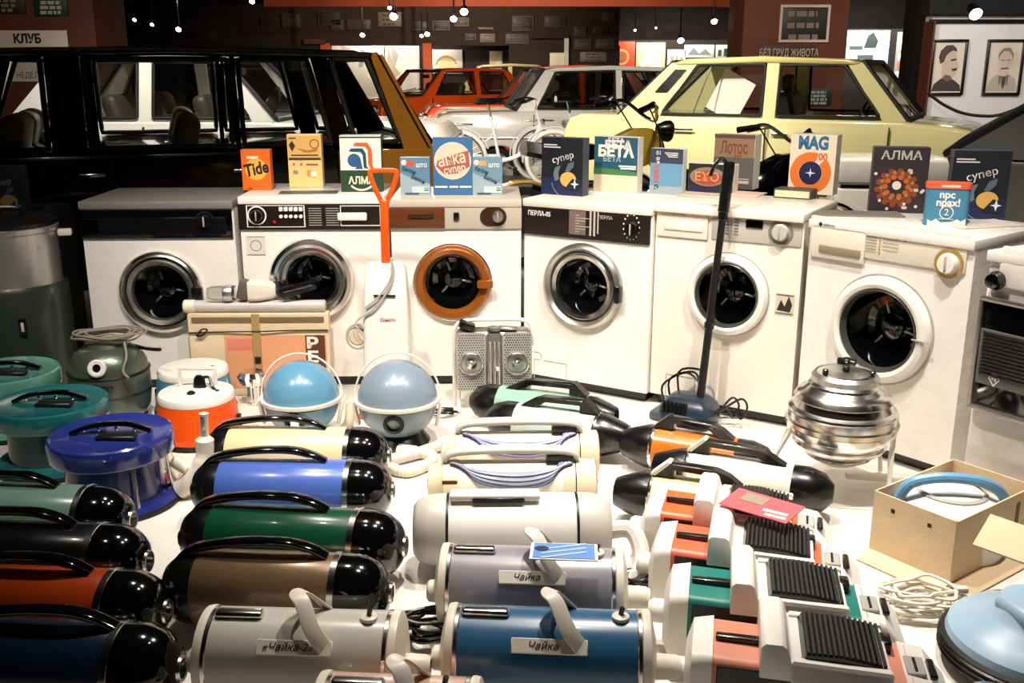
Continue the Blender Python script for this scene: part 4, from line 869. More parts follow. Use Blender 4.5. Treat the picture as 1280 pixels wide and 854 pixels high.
carton('pale yellow two-tier powder box beside the orange Tide box', 362, 404, 168, 234, w2, [('rect', (226, 180, 100), .03, .56, .97, .97), ('ring', (150, 84, 40), .8, .82, .14, .03), ('poly', (60, 40, 40), [(.05, .8), (.15, .88), (.24, .78), (.14, .68)]), ('poly', (180, 120, 70), [(.3, .74), (.5, .66), (.85, .68), (.9, .74), (.6, .7)]),
    ('bars', (60, 50, 46), [(.03, .52, .97, .56), (.1, .6, .9, .62), (.06, .92, .26, .94)]), ('bars', (180, 90, 70), [(.14, .42, .2, .46), (.36, .42, .42, .46), (.54, .42, .88, .45)]), ('bars', (150, 140, 124), [(.14, .26, .28, .32)]), ('rect', (226, 150, 90), .54, .22, .7, .32), ('rect', (236, 236, 232), .66, .2, .82, .3)], (236, 204, 132))
carton('white and green АЛМА box with a blue drop logo behind the orange handle', 427, 478, 169, 240, w2, [('rect', (34, 66, 44), 0, 0, 1, .385), ('rect', (24, 50, 44), 0, .95, 1, .975), ('circ', (44, 88, 140), .34, .56, .16), ('poly', (44, 88, 140), [(.36, .41), (.5, .58), (.54, .41)]),
    ('poly', (24, 74, 84), [(.22, .72), (.28, .77), (.56, .77), (.63, .68), (.64, .45), (.7, .41), (.57, .43), (.55, .66), (.5, .71)]), ('poly', (226, 92, 40), [(.33, .82), (.38, .87), (.68, .87), (.78, .74), (.78, .48), (.83, .41), (.72, .43), (.68, .5), (.68, .74), (.62, .81)]),
    ('text', (240, 234, 206), .5, .2, .13, 'АЛМА', dict(bold=.03, sx=.85)), ('ring', (240, 234, 206), .5, .3, .38, .045, 225, 315)], (240, 234, 222), (44, 70, 50), dep=.06)
def auto_box(label, x0, x1, yt, yb, a, y):
    return carton(label, x0, x1, yt, yb, w3, [('poly', (156, 176, 186), [(0, 0), (1, 0), (1, .3), (.5, .42), (0, .6)]), ('rect', a, .22, .78, .46, .92), ('circ', (238, 214, 190), .13, .87, .09), ('text', WHITEP, .72, .8, .13, 'што', dict(bold=.02, sx=.9)), ('text', (30, 44, 70), .3, .66, .12, 'белин', dict(rot=-18, sx=.8)), ('text', (30, 44, 70), .6, .42, .12, 'Белин', dict(rot=-24, sx=.8)), ('rect', (198, 210, 214), .38, .06, .96, .24), ('bars', (50, 90, 130), [(.15, .03, .62, .07), (.8, .12, .94, .15), (.8, .18, .94, .2)])], y)
auto_box('small blue grey powder box with orange patch left of the round-emblem box', 501, 538, 197, 244, (226, 84, 40), (96, 134, 164))
auto_box('small faded blue powder box with peach patch right of the round-emblem box', 591, 628, 197, 244, (226, 160, 110), (110, 146, 166))
carton('tall blue box lettered анка супер in a cream circle', 542, 591, 172, 244, w3, [('circ', (232, 206, 184), .5, .6, .47), ('poly', (170, 94, 78), [(.08, .5), (.12, .62), (.9, .78), (.93, .5), (.6, .38), (.3, .36)]), ('text', (236, 208, 186), .48, .62, .2, 'анка', dict(rot=10, bold=.02, sx=.8)), ('text', (238, 214, 190), .55, .45, .13, 'супер', dict(rot=10, bold=.02, sx=.75)), ('bars', (226, 222, 214), [(.04, .13, .36, .165), (.41, .13, .63, .165), (.67, .13, .97, .165)])], (60, 110, 160), (50, 86, 130), dep=.06)
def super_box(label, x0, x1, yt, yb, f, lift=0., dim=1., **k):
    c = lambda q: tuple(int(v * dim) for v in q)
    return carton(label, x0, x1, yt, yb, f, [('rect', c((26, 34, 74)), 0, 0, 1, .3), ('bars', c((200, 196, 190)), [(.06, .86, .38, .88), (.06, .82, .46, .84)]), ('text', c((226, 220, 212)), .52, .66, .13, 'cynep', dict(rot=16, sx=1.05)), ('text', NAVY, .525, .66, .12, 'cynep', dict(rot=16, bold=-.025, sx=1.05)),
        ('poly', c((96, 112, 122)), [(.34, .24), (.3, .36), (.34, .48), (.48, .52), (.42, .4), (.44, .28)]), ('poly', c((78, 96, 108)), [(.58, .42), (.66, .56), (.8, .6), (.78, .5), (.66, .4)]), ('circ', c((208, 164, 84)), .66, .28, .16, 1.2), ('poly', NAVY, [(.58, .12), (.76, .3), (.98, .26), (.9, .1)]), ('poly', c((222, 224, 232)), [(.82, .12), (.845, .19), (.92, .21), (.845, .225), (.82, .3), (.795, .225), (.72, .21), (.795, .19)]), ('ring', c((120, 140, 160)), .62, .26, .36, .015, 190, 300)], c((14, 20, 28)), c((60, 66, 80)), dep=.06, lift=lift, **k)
super_box('black box lettered супер with a swirling drop on the panel-lettered machine', 677, 727, 172, 244, w4)
carton('green and cream box lettered БЕТА beside the yellow moped', 743, 794, 171, 241, w4, [('rect', (222, 202, 172), 0, 0, 1, .34), ('poly', (64, 120, 70), [(0, .32), (1, .32), (1, .38), (.5, .43), (0, .44)]), ('text', (206, 206, 200), .5, .93, .09, 'БЕТА', dict(bold=.03)), ('text', (232, 200, 200), .55, .85, .14, 'БЕТА', dict(bold=.05, sx=1.05)), ('text', (236, 226, 214), .5, .73, .19, 'БЕТА', dict(bold=.05, sx=1.05)), ('text', (150, 180, 190), .42, .6, .1, 'БЕТА', dict(bold=.02)), ('bars', (226, 226, 220), [(.58, .47, .97, .5), (.62, .43, .97, .46)])], (30, 80, 100), (220, 216, 206), dep=.06)
carton('blue grey box numbered 01 beside the green БЕТА box', 813, 850, 186, 243, w4, [('rect', (52, 56, 76), 0, .68, 1, 1), ('rect', (148, 160, 166), 0, 0, 1, .18), ('text', (226, 226, 224), .26, .9, .09, '01'), ('text', (220, 90, 60), .22, .45, .13, 'БИО', dict(rot=90, bold=.02)), ('text', (226, 226, 220), .24, .74, .1, 'не', dict(rot=90)), ('text', BLACKP, .22, .13, .12, 'Э', dict(bold=.02)), ('bars', (214, 214, 210), [(.45, .9, .85, .92), (.5, .86, .85, .88), (.55, .82, .85, .84)])], (96, 142, 172), (206, 212, 214))
carton('brown box lettered Лотос behind the black pole grip', 893, 937, 168, 236, w5, [('rect', (92, 88, 84), 0, 0, 1, .58), ('rect', (90, 70, 56), 0, .93, 1, 1), ('text', (128, 62, 32), .5, .75, .22, 'Лотос', dict(sx=.6, bold=.01)), ('text', (150, 90, 50), .6, .6, .1, 'авт', dict(sx=.7)), ('bars', (180, 170, 158), [(.5, .18, .9, .2), (.5, .1, .9, .16)])], (140, 112, 90), (226, 216, 200), dep=.09)
carton('low dark box lettered ЕХО with an orange lozenge emblem', 862, 912, 205, 241, w5, [('rect', (30, 28, 56), 0, 0, 1, .25), ('circ', (128, 110, 96), .44, .55, .2, 2.0), ('circ', (150, 70, 40), .44, .52, .15, 2.1), ('text', (206, 130, 80), .42, .53, .3, 'ЕХО', dict(bold=.02, sx=1.1)), ('text', (140, 130, 126), .88, .4, .3, '8')], (24, 20, 26), (220, 212, 198), dep=.07)
carton('cream box lettered MAG 100 with an orange ring', 988, 1036, 168, 243, w5, [('text', (40, 104, 144), .5, .85, .21, 'MAG', dict(bold=.05, sx=.8)), ('text', (206, 96, 50), .68, .63, .12, '100', dict(bold=.03, sx=.9)), ('ring', (220, 112, 40), .48, .36, .45, .19, 70, 405), ('circ', (26, 28, 66), .48, .36, .25), ('poly', (210, 216, 230), [(.48, .28), (.5, .345), (.6, .36), (.5, .375), (.48, .44), (.46, .375), (.36, .36), (.46, .345)])], (226, 210, 186), (206, 196, 186), dep=.08)
rn = random.Random(3)
fl = [(.46 + .34 * math.cos(a) * k, .38 + .26 * math.sin(a) * k, .055) for k in (.75, 1.0) for a in [i * PI / 7 + k for i in range(14)]]
wd = [(.06 + .88 * rn.random(), .04 + .66 * rn.random(), .03) for i in range(26)]
carton('dark box lettered АЛМА with a flower mosaic on the sixth machine', 1088, 1152, 184, 266, w6, [('dots', (130, 56, 24), fl), ('dots', (176, 84, 30), [(.46 + .2 * math.cos(a), .4 + .15 * math.sin(a), .05) for a in [i * PI / 5 for i in range(10)]]), ('dots', (150, 116, 60), [(.46 + .28 * math.cos(a), .42 + .2 * math.sin(a), .035) for a in [i * PI / 6 + .2 for i in range(12)]]), ('dots', (200, 196, 190), [q for q in wd if (q[0] - .46) ** 2 + (q[1] - .4) ** 2 > .09]), ('circ', (206, 200, 190), .46, .42, .08), ('text', (170, 164, 158), .5, .87, .13, 'АЛМА', dict(bold=.02, sx=1.1))], (40, 32, 38), (70, 66, 76), dep=.06, yaw=R(-14))
super_box('dark violet box lettered супер beside the small tin on the sixth machine', 1186, 1252, 188, 274, w6, yaw=R(-12))
# small blue tin
z = w6.H; c = G(1182, 283, z); t = thing('powder_tin', 'small blue and white powder tin with an orange lid band', 'tin', c, R(-16), 'washing powder boxes on the machines')
B().loft([[(a, b + .035, zz) for a, b in rrect(.148, .07, .02, 4)] for zz in (0, .135)]).build('carton', pal((66, 128, 162), .45), t)
B().loft([[(a, b + .035, zz) for a, b in rrect(.154, .076, .022, 4)] for zz in (.135, .155)]).build('lid', pal((222, 92, 56), .45), t)
art(t, .14, .135, .0, [('poly', (230, 226, 216), [(.04, 0), (.04, .18), (.14, .12), (.24, .2), (.36, .1), (.6, .12), (.76, .2), (.84, .14), (.96, .22), (.96, 0)]), ('text', WHITEP, .46, .84, .2, 'npc', dict(bold=.03)), ('text', WHITEP, .5, .63, .2, 'npax!', dict(bold=.03)), ('ring', WHITEP, .48, .37, .17, .02), ('text', WHITEP, .48, .37, .18, '2'), ('bars', WHITEP, [(.3, .19, .66, .205)])])
art(t, .14, .02, -.003, [('bars', (246, 214, 190), [(.3, .3, .75, .7)])], None, .135)
# books and papers lying on the machines
def slab(name, label, cat, p, W, Dp, H, yaw, m, edge=None, grp=None):
    t = thing(name, label, cat, p, yaw, grp)
    B().box((0, 0, H / 2), (W, Dp, H), min(.002, H * .3), 1).build('cover', m, t)
    if edge: B().box((0, -.004, H / 2), (W - .012, Dp, H * .7)).build('pages', edge, t)
    return t
PAGES = mat('paper_pages', (206, 198, 160), .8)
slab('book', 'thick grey green book lying before the cream MAG box', 'book', G(994, 247, w5.H), .16, .1, .04, w5.yaw, pal((70, 72, 62), .5), PAGES)
slab('magazine', 'thin patterned leaflet under the dark lozenge box', 'magazine', G(880, 245, w5.H), .2, .13, .008, w5.yaw, pal((190, 176, 160), .5))
slab('magazine', 'pinkish magazine lying beside the thick book', 'magazine', G(931, 243, w5.H), .16, .14, .006, w5.yaw, pal((206, 180, 160), .5))
slab('magazine', 'grey newspaper lying by the flower mosaic box', 'magazine', G(1070, 268, w6.H), .34, .14, .006, R(-8), pal((110, 104, 96), .6))
slab('magazine', 'pale printed magazine lying before the violet box', 'magazine', G(1224, 281, w6.H), .26, .16, .006, R(14), pal((206, 196, 186), .5))
slab('leaflet', 'dark printed leaflet lying on the second washing machine', 'leaflet', G(386, 241, w2.H), .26, .1, .004, R(4), pal((96, 90, 84), .5))
slab('paper_sheet', 'white paper sheet under the green БЕТА box', 'paper', G(772, 243, w4.H), .36, .1, .003, w4.yaw, WHITEP)
# tall dark cabinet and dim box behind the drum washer
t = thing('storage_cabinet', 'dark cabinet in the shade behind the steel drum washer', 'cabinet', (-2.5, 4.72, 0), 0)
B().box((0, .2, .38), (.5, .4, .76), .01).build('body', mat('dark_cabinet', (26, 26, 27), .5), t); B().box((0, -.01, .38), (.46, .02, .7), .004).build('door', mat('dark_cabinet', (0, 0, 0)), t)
class _F: H = .76; yaw = 0.
super_box('dim dark box lettered супер standing behind the steel drum washer', -24, 34, 208, 270, _F, dim=.55)  # same print multiplied darker, the dim corner put into its colours
# ================================================================ VACUUM CLEANERS
RAISE = .015
GR = 'rocket-shaped vacuum cleaners with black domes'
WOOD = mat('handle_edge', (150, 120, 84), .4)
def rocket(label, pl, pr, col, rough=.25, r=.1, metal=0.):
    z = r + RAISE; mid, L, yaw = axis_of(pl, pr, z)
    t = thing('rocket_vacuum', label, 'vacuum cleaner', (mid.x, mid.y, 0), yaw, GR); h = L / 2
    m = pal(col, rough, coat=.5, metal=metal); X = (1, 0, 0)
    dl = .14; xr = h - dl; xl = -h + .09
    B().lathe([(r * .96, 0), (r, .01), (r, xr - xl - .01), (r * .96, xr - xl)], (xl, 0, z), X, 40).build('body', m, t)
    B().lathe([(r * .99, -.01), (r * 1.035, -.008), (r * 1.035, .008), (r * .99, .01)], (xr, 0, z), X, 40).build('chrome_band', CHROME, t)
    dm = B().lathe([(r * 1.01, 0), (r * 1.01, .025)] + [(r * 1.01 * (1 - q ** 2.3) ** (1 / 2.3), .025 + (dl - .025) * q) for q in (.12, .25, .37, .48, .58, .67, .75, .82, .88, .93, .97, .985)] + [(.03, dl)], (xr, 0, z), X, 40).build('dome', GLOSSB, t)
    B().lathe([(.022, dl - .02), (.022, dl + .002), (.029, dl + .003), (.033, dl - .008)], (xr, 0, z), X, 24).build('hose_port', CHROME, dm)
    B().lathe([(0, dl - .015), (.022, dl - .015)], (xr, 0, z), X, 20).build('port_opening', BLACK, dm)
    B().lathe([(r * .97, 0), (r * .96, -.025), (r * .84, -.06), (r * .6, -.085), (0, -.09)], (xl, 0, z), X, 36).build('rear_cap', BLACK, t)
    B().box((xl - .06, -r * .55, z + .02), (.05, .05, .05), .015).build('switch_box', BLACK, t)
    hp = [(xl - .07, 0, z + r * .55), (xl - .02, 0, z + r * 1.1), (xl + .1, 0, z + r * 1.34), (xl + .22, 0, z + r * 1.38), (xl + .29, 0, z + r * 1.25), (xl + .34, 0, z + r * 1.0)]
    hd = B().tube(hp, .02, 8, prof=rrect(.036, .015, .006, 3), up=(0, 0, 1), smooth=6).build('handle', GLOSSB, t)
    B().tube([V(p) + V((0, 0, -.0085)) for p in hp[1:-1]], .02, 8, prof=rrect(.03, .004, .0015, 1), up=(0, 0, 1), smooth=6).build('handle_underside', WOOD, hd)
    for sx in (xl + .06, xr - .05):
        for s in (-1, 1): B().lathe([(.012, 0), (.016, .03)], (sx, s * r * .5, 0), (0, 0, 1), 10).build('foot', RUBBER, t)
    for s in (-1, 1): B().cyl((sx if 0 else xl + .06, s * r * .5, .01), (xl + .06, s * r * .5, z - r * .8), .012, n=8).build('foot_post', BLACK, t)
    return t
rocket('cream rocket vacuum cleaner in the row below the light blue sphere', (258, 567), (487, 570), (226, 206, 160))
rocket('cornflower blue rocket vacuum cleaner with black dome', (245, 610), (492, 614), (74, 104, 186))
rocket('dark green rocket vacuum cleaner with black dome', (233, 668), (507, 683), (16, 74, 54))
rocket('brown metallic rocket vacuum cleaner with black dome', (210, 732), (490, 742), (120, 96, 70), .3, metal=.3)
rocket('pale teal rocket vacuum cleaner beside the deep blue tub', (-92, 640), (166, 650), (112, 148, 140))
rocket('all black rocket vacuum cleaner between the teal and rust ones', (-85, 690), (186, 702), (16, 16, 18))
rocket('rust orange rocket vacuum cleaner in the shaded left row', (-84, 752), (210, 764), (176, 64, 16))
rocket('navy blue rocket vacuum cleaner in the shaded left row', (-76, 824), (228, 836), (18, 36, 60))
def lugs(t, L, r, z, X): pass
GC = 'metal drum vacuum cleaners with strap handles'
def strap(label, pl, pr, col, r=.105, name_txt='Чайка', portx=1, trimm=PLASTI, latchm=CHROME, shade=.3):
    z = r + .012; mid, L, yaw = axis_of(pl, pr, z)
    t = thing('drum_vacuum', label, 'vacuum cleaner', (mid.x, mid.y, 0), yaw, GC); h = L / 2; X = (1, 0, 0)
    m = pal(col, shade, coat=.3)
    B().lathe([(r, -h + .012), (r, h - .012)], (0, 0, z), X, 48).build('body', m, t)
    for s in (-1, 1):
        e = B().lathe([(r, -.008), (r * 1.022, -.007), (r * 1.03, .0), (r * 1.01, .01), (r * .9, .015), (r * .5, .024), (0, .026)], (s * (h - .012), 0, z), (s, 0, 0), 44).build('end_cap', trimm, t)
        B().lathe([(r * 1.0, -.02), (r * 1.018, -.018), (r * 1.018, -.01), (r * 1.0, -.008)], (s * (h - .012), 0, z), (s, 0, 0), 44).build('chrome_bead', CHROME, e)
        B().lathe([(.03, 0), (.028, .05 if s > 0 else .02), (.022, .06 if s > 0 else .025), (.018, .06 if s > 0 else .025), (.018, .01)], (s * (h + .01), -.02, z - .01), (s, 0, 0), 24).build('hose_port', trimm, e)
    # strap handle: two slanted legs from the name plate on the near side over the top
    y1, z1 = -r * .82, z + r * .58
    hp = [(.075, y1 + .0, z1 + .012), (.045, -r * .74, z + r * 1.08), (.018, -r * .42, z + r * 1.52), (.0, -r * .2, z + r * 1.6), (.012, r * .08, z + r * 1.5), (.05, r * .42, z + r * .93)]
    hd = B().tube(hp, .02, 8, prof=rrect(.036, .006, .0025, 2), up=lambda p: (0, p.y, p.z - z + .02), smooth=6)
    hd.build('handle', trimm, t)
    pl_ = B().box((0, 0, 0), (.17, .006, .034), .002, 1).build('name_plate', trimm, t, M=T((.005, -(r + .009) * math.cos(R(40)), z + (r + .009) * math.sin(R(40)))) @ RX(R(-40)))
    art(pl_, .15, .028, -.003, [('text', BLACKP, .4, .5, .62, name_txt, dict(shear=.3, sx=1.0))], None, -.014)
    B().box((-h + .09, -.01, z + r + .004), (.11, .03, .018), .008, 3).build('latch', latchm, t)
    sw = B().lathe([(.02, 0), (.02, .008), (.012, .012), (0, .012)], (h - .07, -.01, z + r - .002), (0, 0, 1), 20).build('switch_base', trimm, t)
    B().cyl((h - .07, -.01, z + r + .008), (h - .066, -.01, z + r + .026), .006, n=10).build('switch_button', BLACK, sw)
    for sx in (-1, 1): B().box((sx * h * .6, 0, .012), (.03, r * 1.5, .024), .006).build('foot', RUBBER, t)
    return t
strap('grey white drum vacuum lettered Чайка-2 in front of the brown rocket', (258, 815), (502, 822), (196, 194, 182), name_txt='«Чайка-2»')
strap('steel blue drum vacuum with bent strap handle lettered Чайка', (560, 812), (812, 822), (44, 96, 134), name_txt='Чайка')
strap('grey violet drum vacuum with a blue leaflet on its handle', (552, 730), (778, 737), (146, 142, 152), name_txt='Чайка')
strap('pinkish drum vacuum at the near end of the row beside the Чайка-2', (398, 905), (600, 914), (206, 160, 138), name_txt='Чайка')
# leaflet on the grey violet one
p = G(705, 690, .285); t = thing('leaflet', 'blue and white leaflet lying on the grey violet vacuum', 'leaflet', p, R(-4), rx=R(-8))
B().box((0, 0, 0), (.165, .12, .003)).build('sheet', WHITEP, t)
B().box((0, 0, .002), (.15, .106, .002)).build('printed_face', pal((96, 146, 214), .5), t)
for i in range(3): B().box((.0, -.03 + i * .03, .0035), (.12, .008, .001), 0, 1, (0, 0, R(24))).build('printed_stripe', pal((190, 206, 226), .5), t)
B().lathe([(0, .001), (.018, .001), (.018, 0)], (-.055, .01, .003), (0, 0, 1), 16).build('printed_disc', pal((30, 40, 70), .5), t)
# long white capsule
z = .11 + .012; mid, L, yaw = axis_of((518, 662), (762, 660), z); r = .105; h = L / 2
t = thing('capsule_vacuum', 'long white capsule vacuum with grey end caps and slot handle', 'vacuum cleaner', (mid.x, mid.y, 0), yaw)
B().lathe([(r, -h + .1), (r, h - .1)], (0, 0, z), (1, 0, 0), 44).build('body', PLASTW, t)
for s in (-1, 1):
    cp = B().lathe([(r * 1.0, 0), (r * 1.01, .004), (r * .98, .05), (r * .88, .085), (r * .7, .1), (0, .104)], (s * (h - .1), 0, z), (s, 0, 0), 40).build('end_cap', mat('light_grey_plastic', (196, 190, 182), .4), t)
    B().lathe([(r * 1.012, -.004), (r * 1.018, 0), (r * 1.012, .004)], (s * (h - .1), 0, z), (s, 0, 0), 40).build('seam_ring', DARKM, cp)
hd = B().box((-.05, -.02, z + r + .012), (.26, .05, .022), .008, 3).build('handle', PLASTW, t)
B().box((-.04, -.047, z + r + .006), (.15, .006, .014), .003, 1).build('handle_slot', BLACK, hd)
for s in (-1, 1): B().box((s * .18, 0, .012), (.06, .16, .024), .006).build('foot', BLACK, t)
B().tube([(h - .01, -.02, z), (h + .05, -.03, z + .01), (h + .075, -.06, z - .01), (h + .08, -.1, z - .05), (h + .06, -.14, z - .08), (h + .0, -.16, z - .09)], .026, 10).build('hose', mat('hose_grey', (206, 202, 196), .5), t)
art(t, .04, .03, -r * .5, [], None, 0)
# beige cylinders with wound cable
def cable_vac(label, pl, pr, cab, r=.082):
    z = r + .01; mid, L, yaw = axis_of(pl, pr, z); h = L / 2; X = (1, 0, 0)
    t = thing('cable_vacuum', label, 'vacuum cleaner', (mid.x, mid.y, 0), yaw, 'beige vacuums with wound cables')
    B().lathe([(r, -h + .1), (r, h - .09)], (0, 0, z), X, 40).build('body', pal((222, 212, 200), .4), t)
    B().lathe([(r * 1.02, 0), (r * 1.02, .05), (r * .9, .06), (r * .82, .1), (0, .11)], (-h + .11, 0, z), (-1, 0, 0), 36).build('end_cap', BEIGEP, t)
    c2 = B().lathe([(r * 1.02, -.02), (r * 1.03, .0), (r * 1.03, .04), (r, .045), (r, .085), (r * .9, .09), (0, .09)], (h - .09, 0, z), X, 36).build('motor_cap', BEIGEP, t)
    B().lathe([(r * 1.032, .018), (r * 1.036, .02), (r * 1.032, .022)], (h - .09, 0, z), X, 36).build('seam_ring', DARKM, c2)
    hd = B().tube([(-.22, -.0, z + r + .01), (-.18, 0, z + r + .035), (0, 0, z + r + .042), (.18, 0, z + r + .036), (.22, 0, z + r + .012)], .02, 8, prof=rrect(.05, .02, .008, 3), up=(0, 0, 1)).build('handle', PLASTG, t)
    B().box((.16, -.015, z + r + .01), (.09, .03, .03), .005).build('switch', BLACK, t)
    for i in range(11):
        o = (i - 4) * .006; sg = .02 + .008 * i
        lo = [(-.2 + .004 * i, -.03 - o * .2, z + r * .95), (-.1, -.045 - sg * .5, z + r * .86 - .25 * sg), (.02, -.05 - sg * .62, z + r * .84 - .42 * sg), (.12, -.045 - sg * .45, z + r * .88 - .3 * sg), (.2 - .004 * i, -.03, z + r * .97)]
        q = []
        for x, y, zz in lo:      # keep every turn on the drum surface
            a = math.atan2(zz - z, y); q.append((x, (r + .008) * math.cos(a), z + (r + .008) * math.sin(a) + .002 * (i % 3)))
        B().tube(q, .0052, 6).build('cable_turn', cab if i % 3 else pal((24, 30, 52), .4), t)
    for s in (-1, 1): B().box((s * .16, 0, .01), (.04, .12, .02), .005).build('foot', BLACK, t)
    B().box((-.2, -r * .86, z + r * .42), (.05, .012, .02), .004).build('buckle', mat('brown_plastic_dark', (0, 0, 0)), t)
    return t
cable_vac('beige cylinder vacuum wound with lilac cable behind its twin', (550, 568), (747, 566), pal((100, 96, 156), .35))
cable_vac('beige cylinder vacuum wound with dark blue grey cable', (533, 606), (744, 604), pal((58, 74, 108), .35))
# cone-nosed cleaners
GN = 'slim vacuums with black cones and bracket handles'
def cone_vac(label, pl, pr, col, flip=1, r=.078, handlem=BLACK, edge=None):
    """flip=1: big cone at the left end"""
    z = r + .02; mid, L, yaw = axis_of(pl, pr, z); h = L / 2
    if flip < 0: yaw += PI
    t = thing('cone_vacuum', label, 'vacuum cleaner', (mid.x, mid.y, 0), yaw, GN); X = (1, 0, 0)
    B().lathe([(r, -h + .12), (r, h - .13)], (0, 0, z), X, 36).build('body', pal(col, .28, coat=.4), t)
    B().lathe([(r * 1.02, -.006), (r * 1.05, 0), (r * 1.02, .006)], (-h + .12, 0, z), X, 36).build('chrome_band', CHROME, t)
    cn = B().lathe([(r * 1.03, 0), (r * 1.03, .03), (r * .72, .1), (r * .6, .12), (r * .5, .12), (r * .45, .09)], (-h + .12, 0, z), (-1, 0, 0), 14).build('cone', BLACK, t)
    B().lathe([(r * 1.0, 0), (r * 1.0, .05), (r * .8, .1), (r * .4, .13), (0, .13)], (h - .13, 0, z), X, 30).build('motor_cap', BLACK, t)
    pol = [(-h + .12, z + r + .004), (-h + .17, z + r + .05), (.05, z + r + .045), (.09, z + r + .03), (h - .1, z + r * .6), (h + .0, z + r * .2), (h - .02, z + r * .05), (h - .13, z + r * .5), (.06, z + r + .01), (.04, z + r + .024), (-h + .19, z + r + .028), (-h + .19, z + r + .002)]
    hd = B().prism(pol, -.02, .02, .003, 1).build('bracket_handle', handlem, t)
    B().prism([(-h + .115, z + r + .006), (-h + .168, z + r + .054), (-h + .18, z + r + .052), (-h + .13, z + r + .004)], -.021, .021).build('handle_edge', PLASTI if edge else BLACK, hd)
    for s in (-1, 1): B().box((s * h * .4, 0, .01), (.04, .12, .022), .005).build('foot', BLACK, t)
    return t
cone_vac('light green cone-nosed vacuum behind its grey green twin by the twin heater', (590, 500), (770, 524), (150, 190, 172), -1)
cone_vac('grey green cone-nosed vacuum beside the lilac cable vacuum', (610, 522), (786, 548), (176, 196, 190), -1)
cone_vac('orange cone-nosed vacuum with black bracket handle', (780, 552), (968, 583), (206, 108, 22))
cone_vac('white cone-nosed vacuum with cream-edged bracket handle between orange and pale yellow ones', (818, 583), (1042, 618), (232, 228, 216), edge=1)
cone_vac('pale yellow cone-nosed vacuum next to the box-shaped cleaners', (770, 614), (985, 645), (226, 212, 150), edge=1)
# box-shaped cleaners with ribbed pads
GB = 'box-shaped vacuums with ribbed foot pads'
def box_vac(label, pl, pr, col, dark):
    z = .19; mid, L, yaw = axis_of(pl, pr, z); h = L / 2; dp = .185
    t = thing('box_vacuum', label, 'vacuum cleaner', (mid.x, mid.y, 0), yaw, GB)
    cm = pal(col, .4); sec = lambda x, w_, z0, z1, r_=.02: [(x, a, (z0 + z1) / 2 + b) for a, b in rrect(w_, z1 - z0, r_, 3)]
    B().loft([sec(-h + .05, dp, .02, z), sec(h - .09, dp, .02, z - .012)]).build('body', cm, t)
    B().box((-.03, -dp / 2 - .001, z / 2 + .004), (L - .2, .006, z - .034), .002, 1).build('shaded_side', dark, t)  # dark sheet over the near side, its shade put into the colour
    B().loft([sec(-h, dp * .7, .04, z - .04, .03), sec(-h + .015, dp * 1.04, .02, z, .03), sec(-h + .06, dp * 1.05, .015, z + .006, .02)]).build('end_cap', PLASTW, t)
    B().lathe([(.03, 0), (.03, .03), (.022, .04), (0, .04)], (-h, 0, z * .5), (-1, 0, 0), 20).build('hose_port', PLASTW, t)
    tl = B().loft([sec(h - .105, dp * 1.03, .015, z - .01, .015), sec(h - .05, dp * 1.03, .015, z - .018, .015), sec(h, dp * 1.0, .015, z - .075, .015)]).build('tail_unit', PLASTW, t)
    B().box((h - .08, -.01, z - .011), (.04, .07, .008), .002, 1).build('display', PLASTG, tl); B().box((h - .08, -.01, z - .006), (.006, .05, .004)).build('slider', DARKM, tl)
    B().box((h - .045, -.01, z - .014), (.016, .07, .012), .003, 1).build('rocker_switch', BLACK, tl)
    B().box((-h + .13, -.005, z + .006), (.13, .02, .014), .004).build('slot', BLACK, t)
    # saddle: raised white hump with the ribbed black pad behind it
    x0 = -h + .28 * L
    sd_ = B().prism([(x0, z - .025), (x0, z + .05), (x0 + .01, z + .06), (x0 + .045, z + .06), (x0 + .055, z + .052), (x0 + .065, z + .02), (x0 + .27, z + .016), (x0 + .27, z - .026)], -dp / 2 - .012, dp / 2 + .012, .004, 2).build('saddle', PLASTW, t)
    for s in (-1, 1): B().prism([(x0 + .066, z + .02), (x0 + .07, z + .026), (x0 + .268, z + .022), (x0 + .272, z + .018), (x0 + .272, z - .026), (x0 + .066, z - .026)], s * (dp / 2 - .004), s * (dp / 2 + .012)).build('pad_frame', PLASTW, sd_)
    pd = B().prism([(x0 + .085, z + .015), (x0 + .095, z + .034), (x0 + .17, z + .036), (x0 + .245, z + .024), (x0 + .265, z + .008)], -dp / 2 + .004, dp / 2 - .004).build('foot_pad', BLACK, sd_)
    rb = B()
    for i in range(15): x = x0 + .1 + i * .0112; rb.box((x, 0, z + .037 - .012 * max(0, (i - 6) / 8) ** 1.4), (.006, dp - .014, .007), 0, 1)
    rb.build('pad_ribs', RUBBER, pd, kind='stuff')
    B().box((h - .135, .05, z + .002), (.026, .045, .03), .005).build('indicator_block', BLACK, t)
    for s in (-1, 1): B().box((s * h * .6, 0, .01), (.05, dp * .9, .02), .004).build('foot', RUBBER, t)
    return t
SHADE_R = mat('orange_side_shade', (44, 18, 12), .35); SHADE_G = mat('teal_side_shade', (8, 26, 24), .35); SHADE_B = mat('pink_side_shade', (26, 18, 16), .35)  # near-side shade of the box vacuums as dark colours
box_vac('vivid orange box vacuum carrying the red leaflet next to the pale yellow cone vacuum', (806, 622), (1046, 650), (226, 96, 50), SHADE_R)
box_vac('orange box vacuum beside the teal one', (816, 666), (1080, 697), (224, 100, 66), SHADE_R)
box_vac('teal green box vacuum between orange and pink ones', (832, 722), (1130, 752), (24, 122, 112), SHADE_G)
box_vac('salmon pink box vacuum at the near end of the row', (858, 792), (1192, 830), (222, 146, 120), SHADE_B)
p = G(952, 632, .262); t = thing('leaflet', 'red leaflet with a small photograph lying on the orange box vacuums', 'leaflet', p, R(-40), rx=R(3))
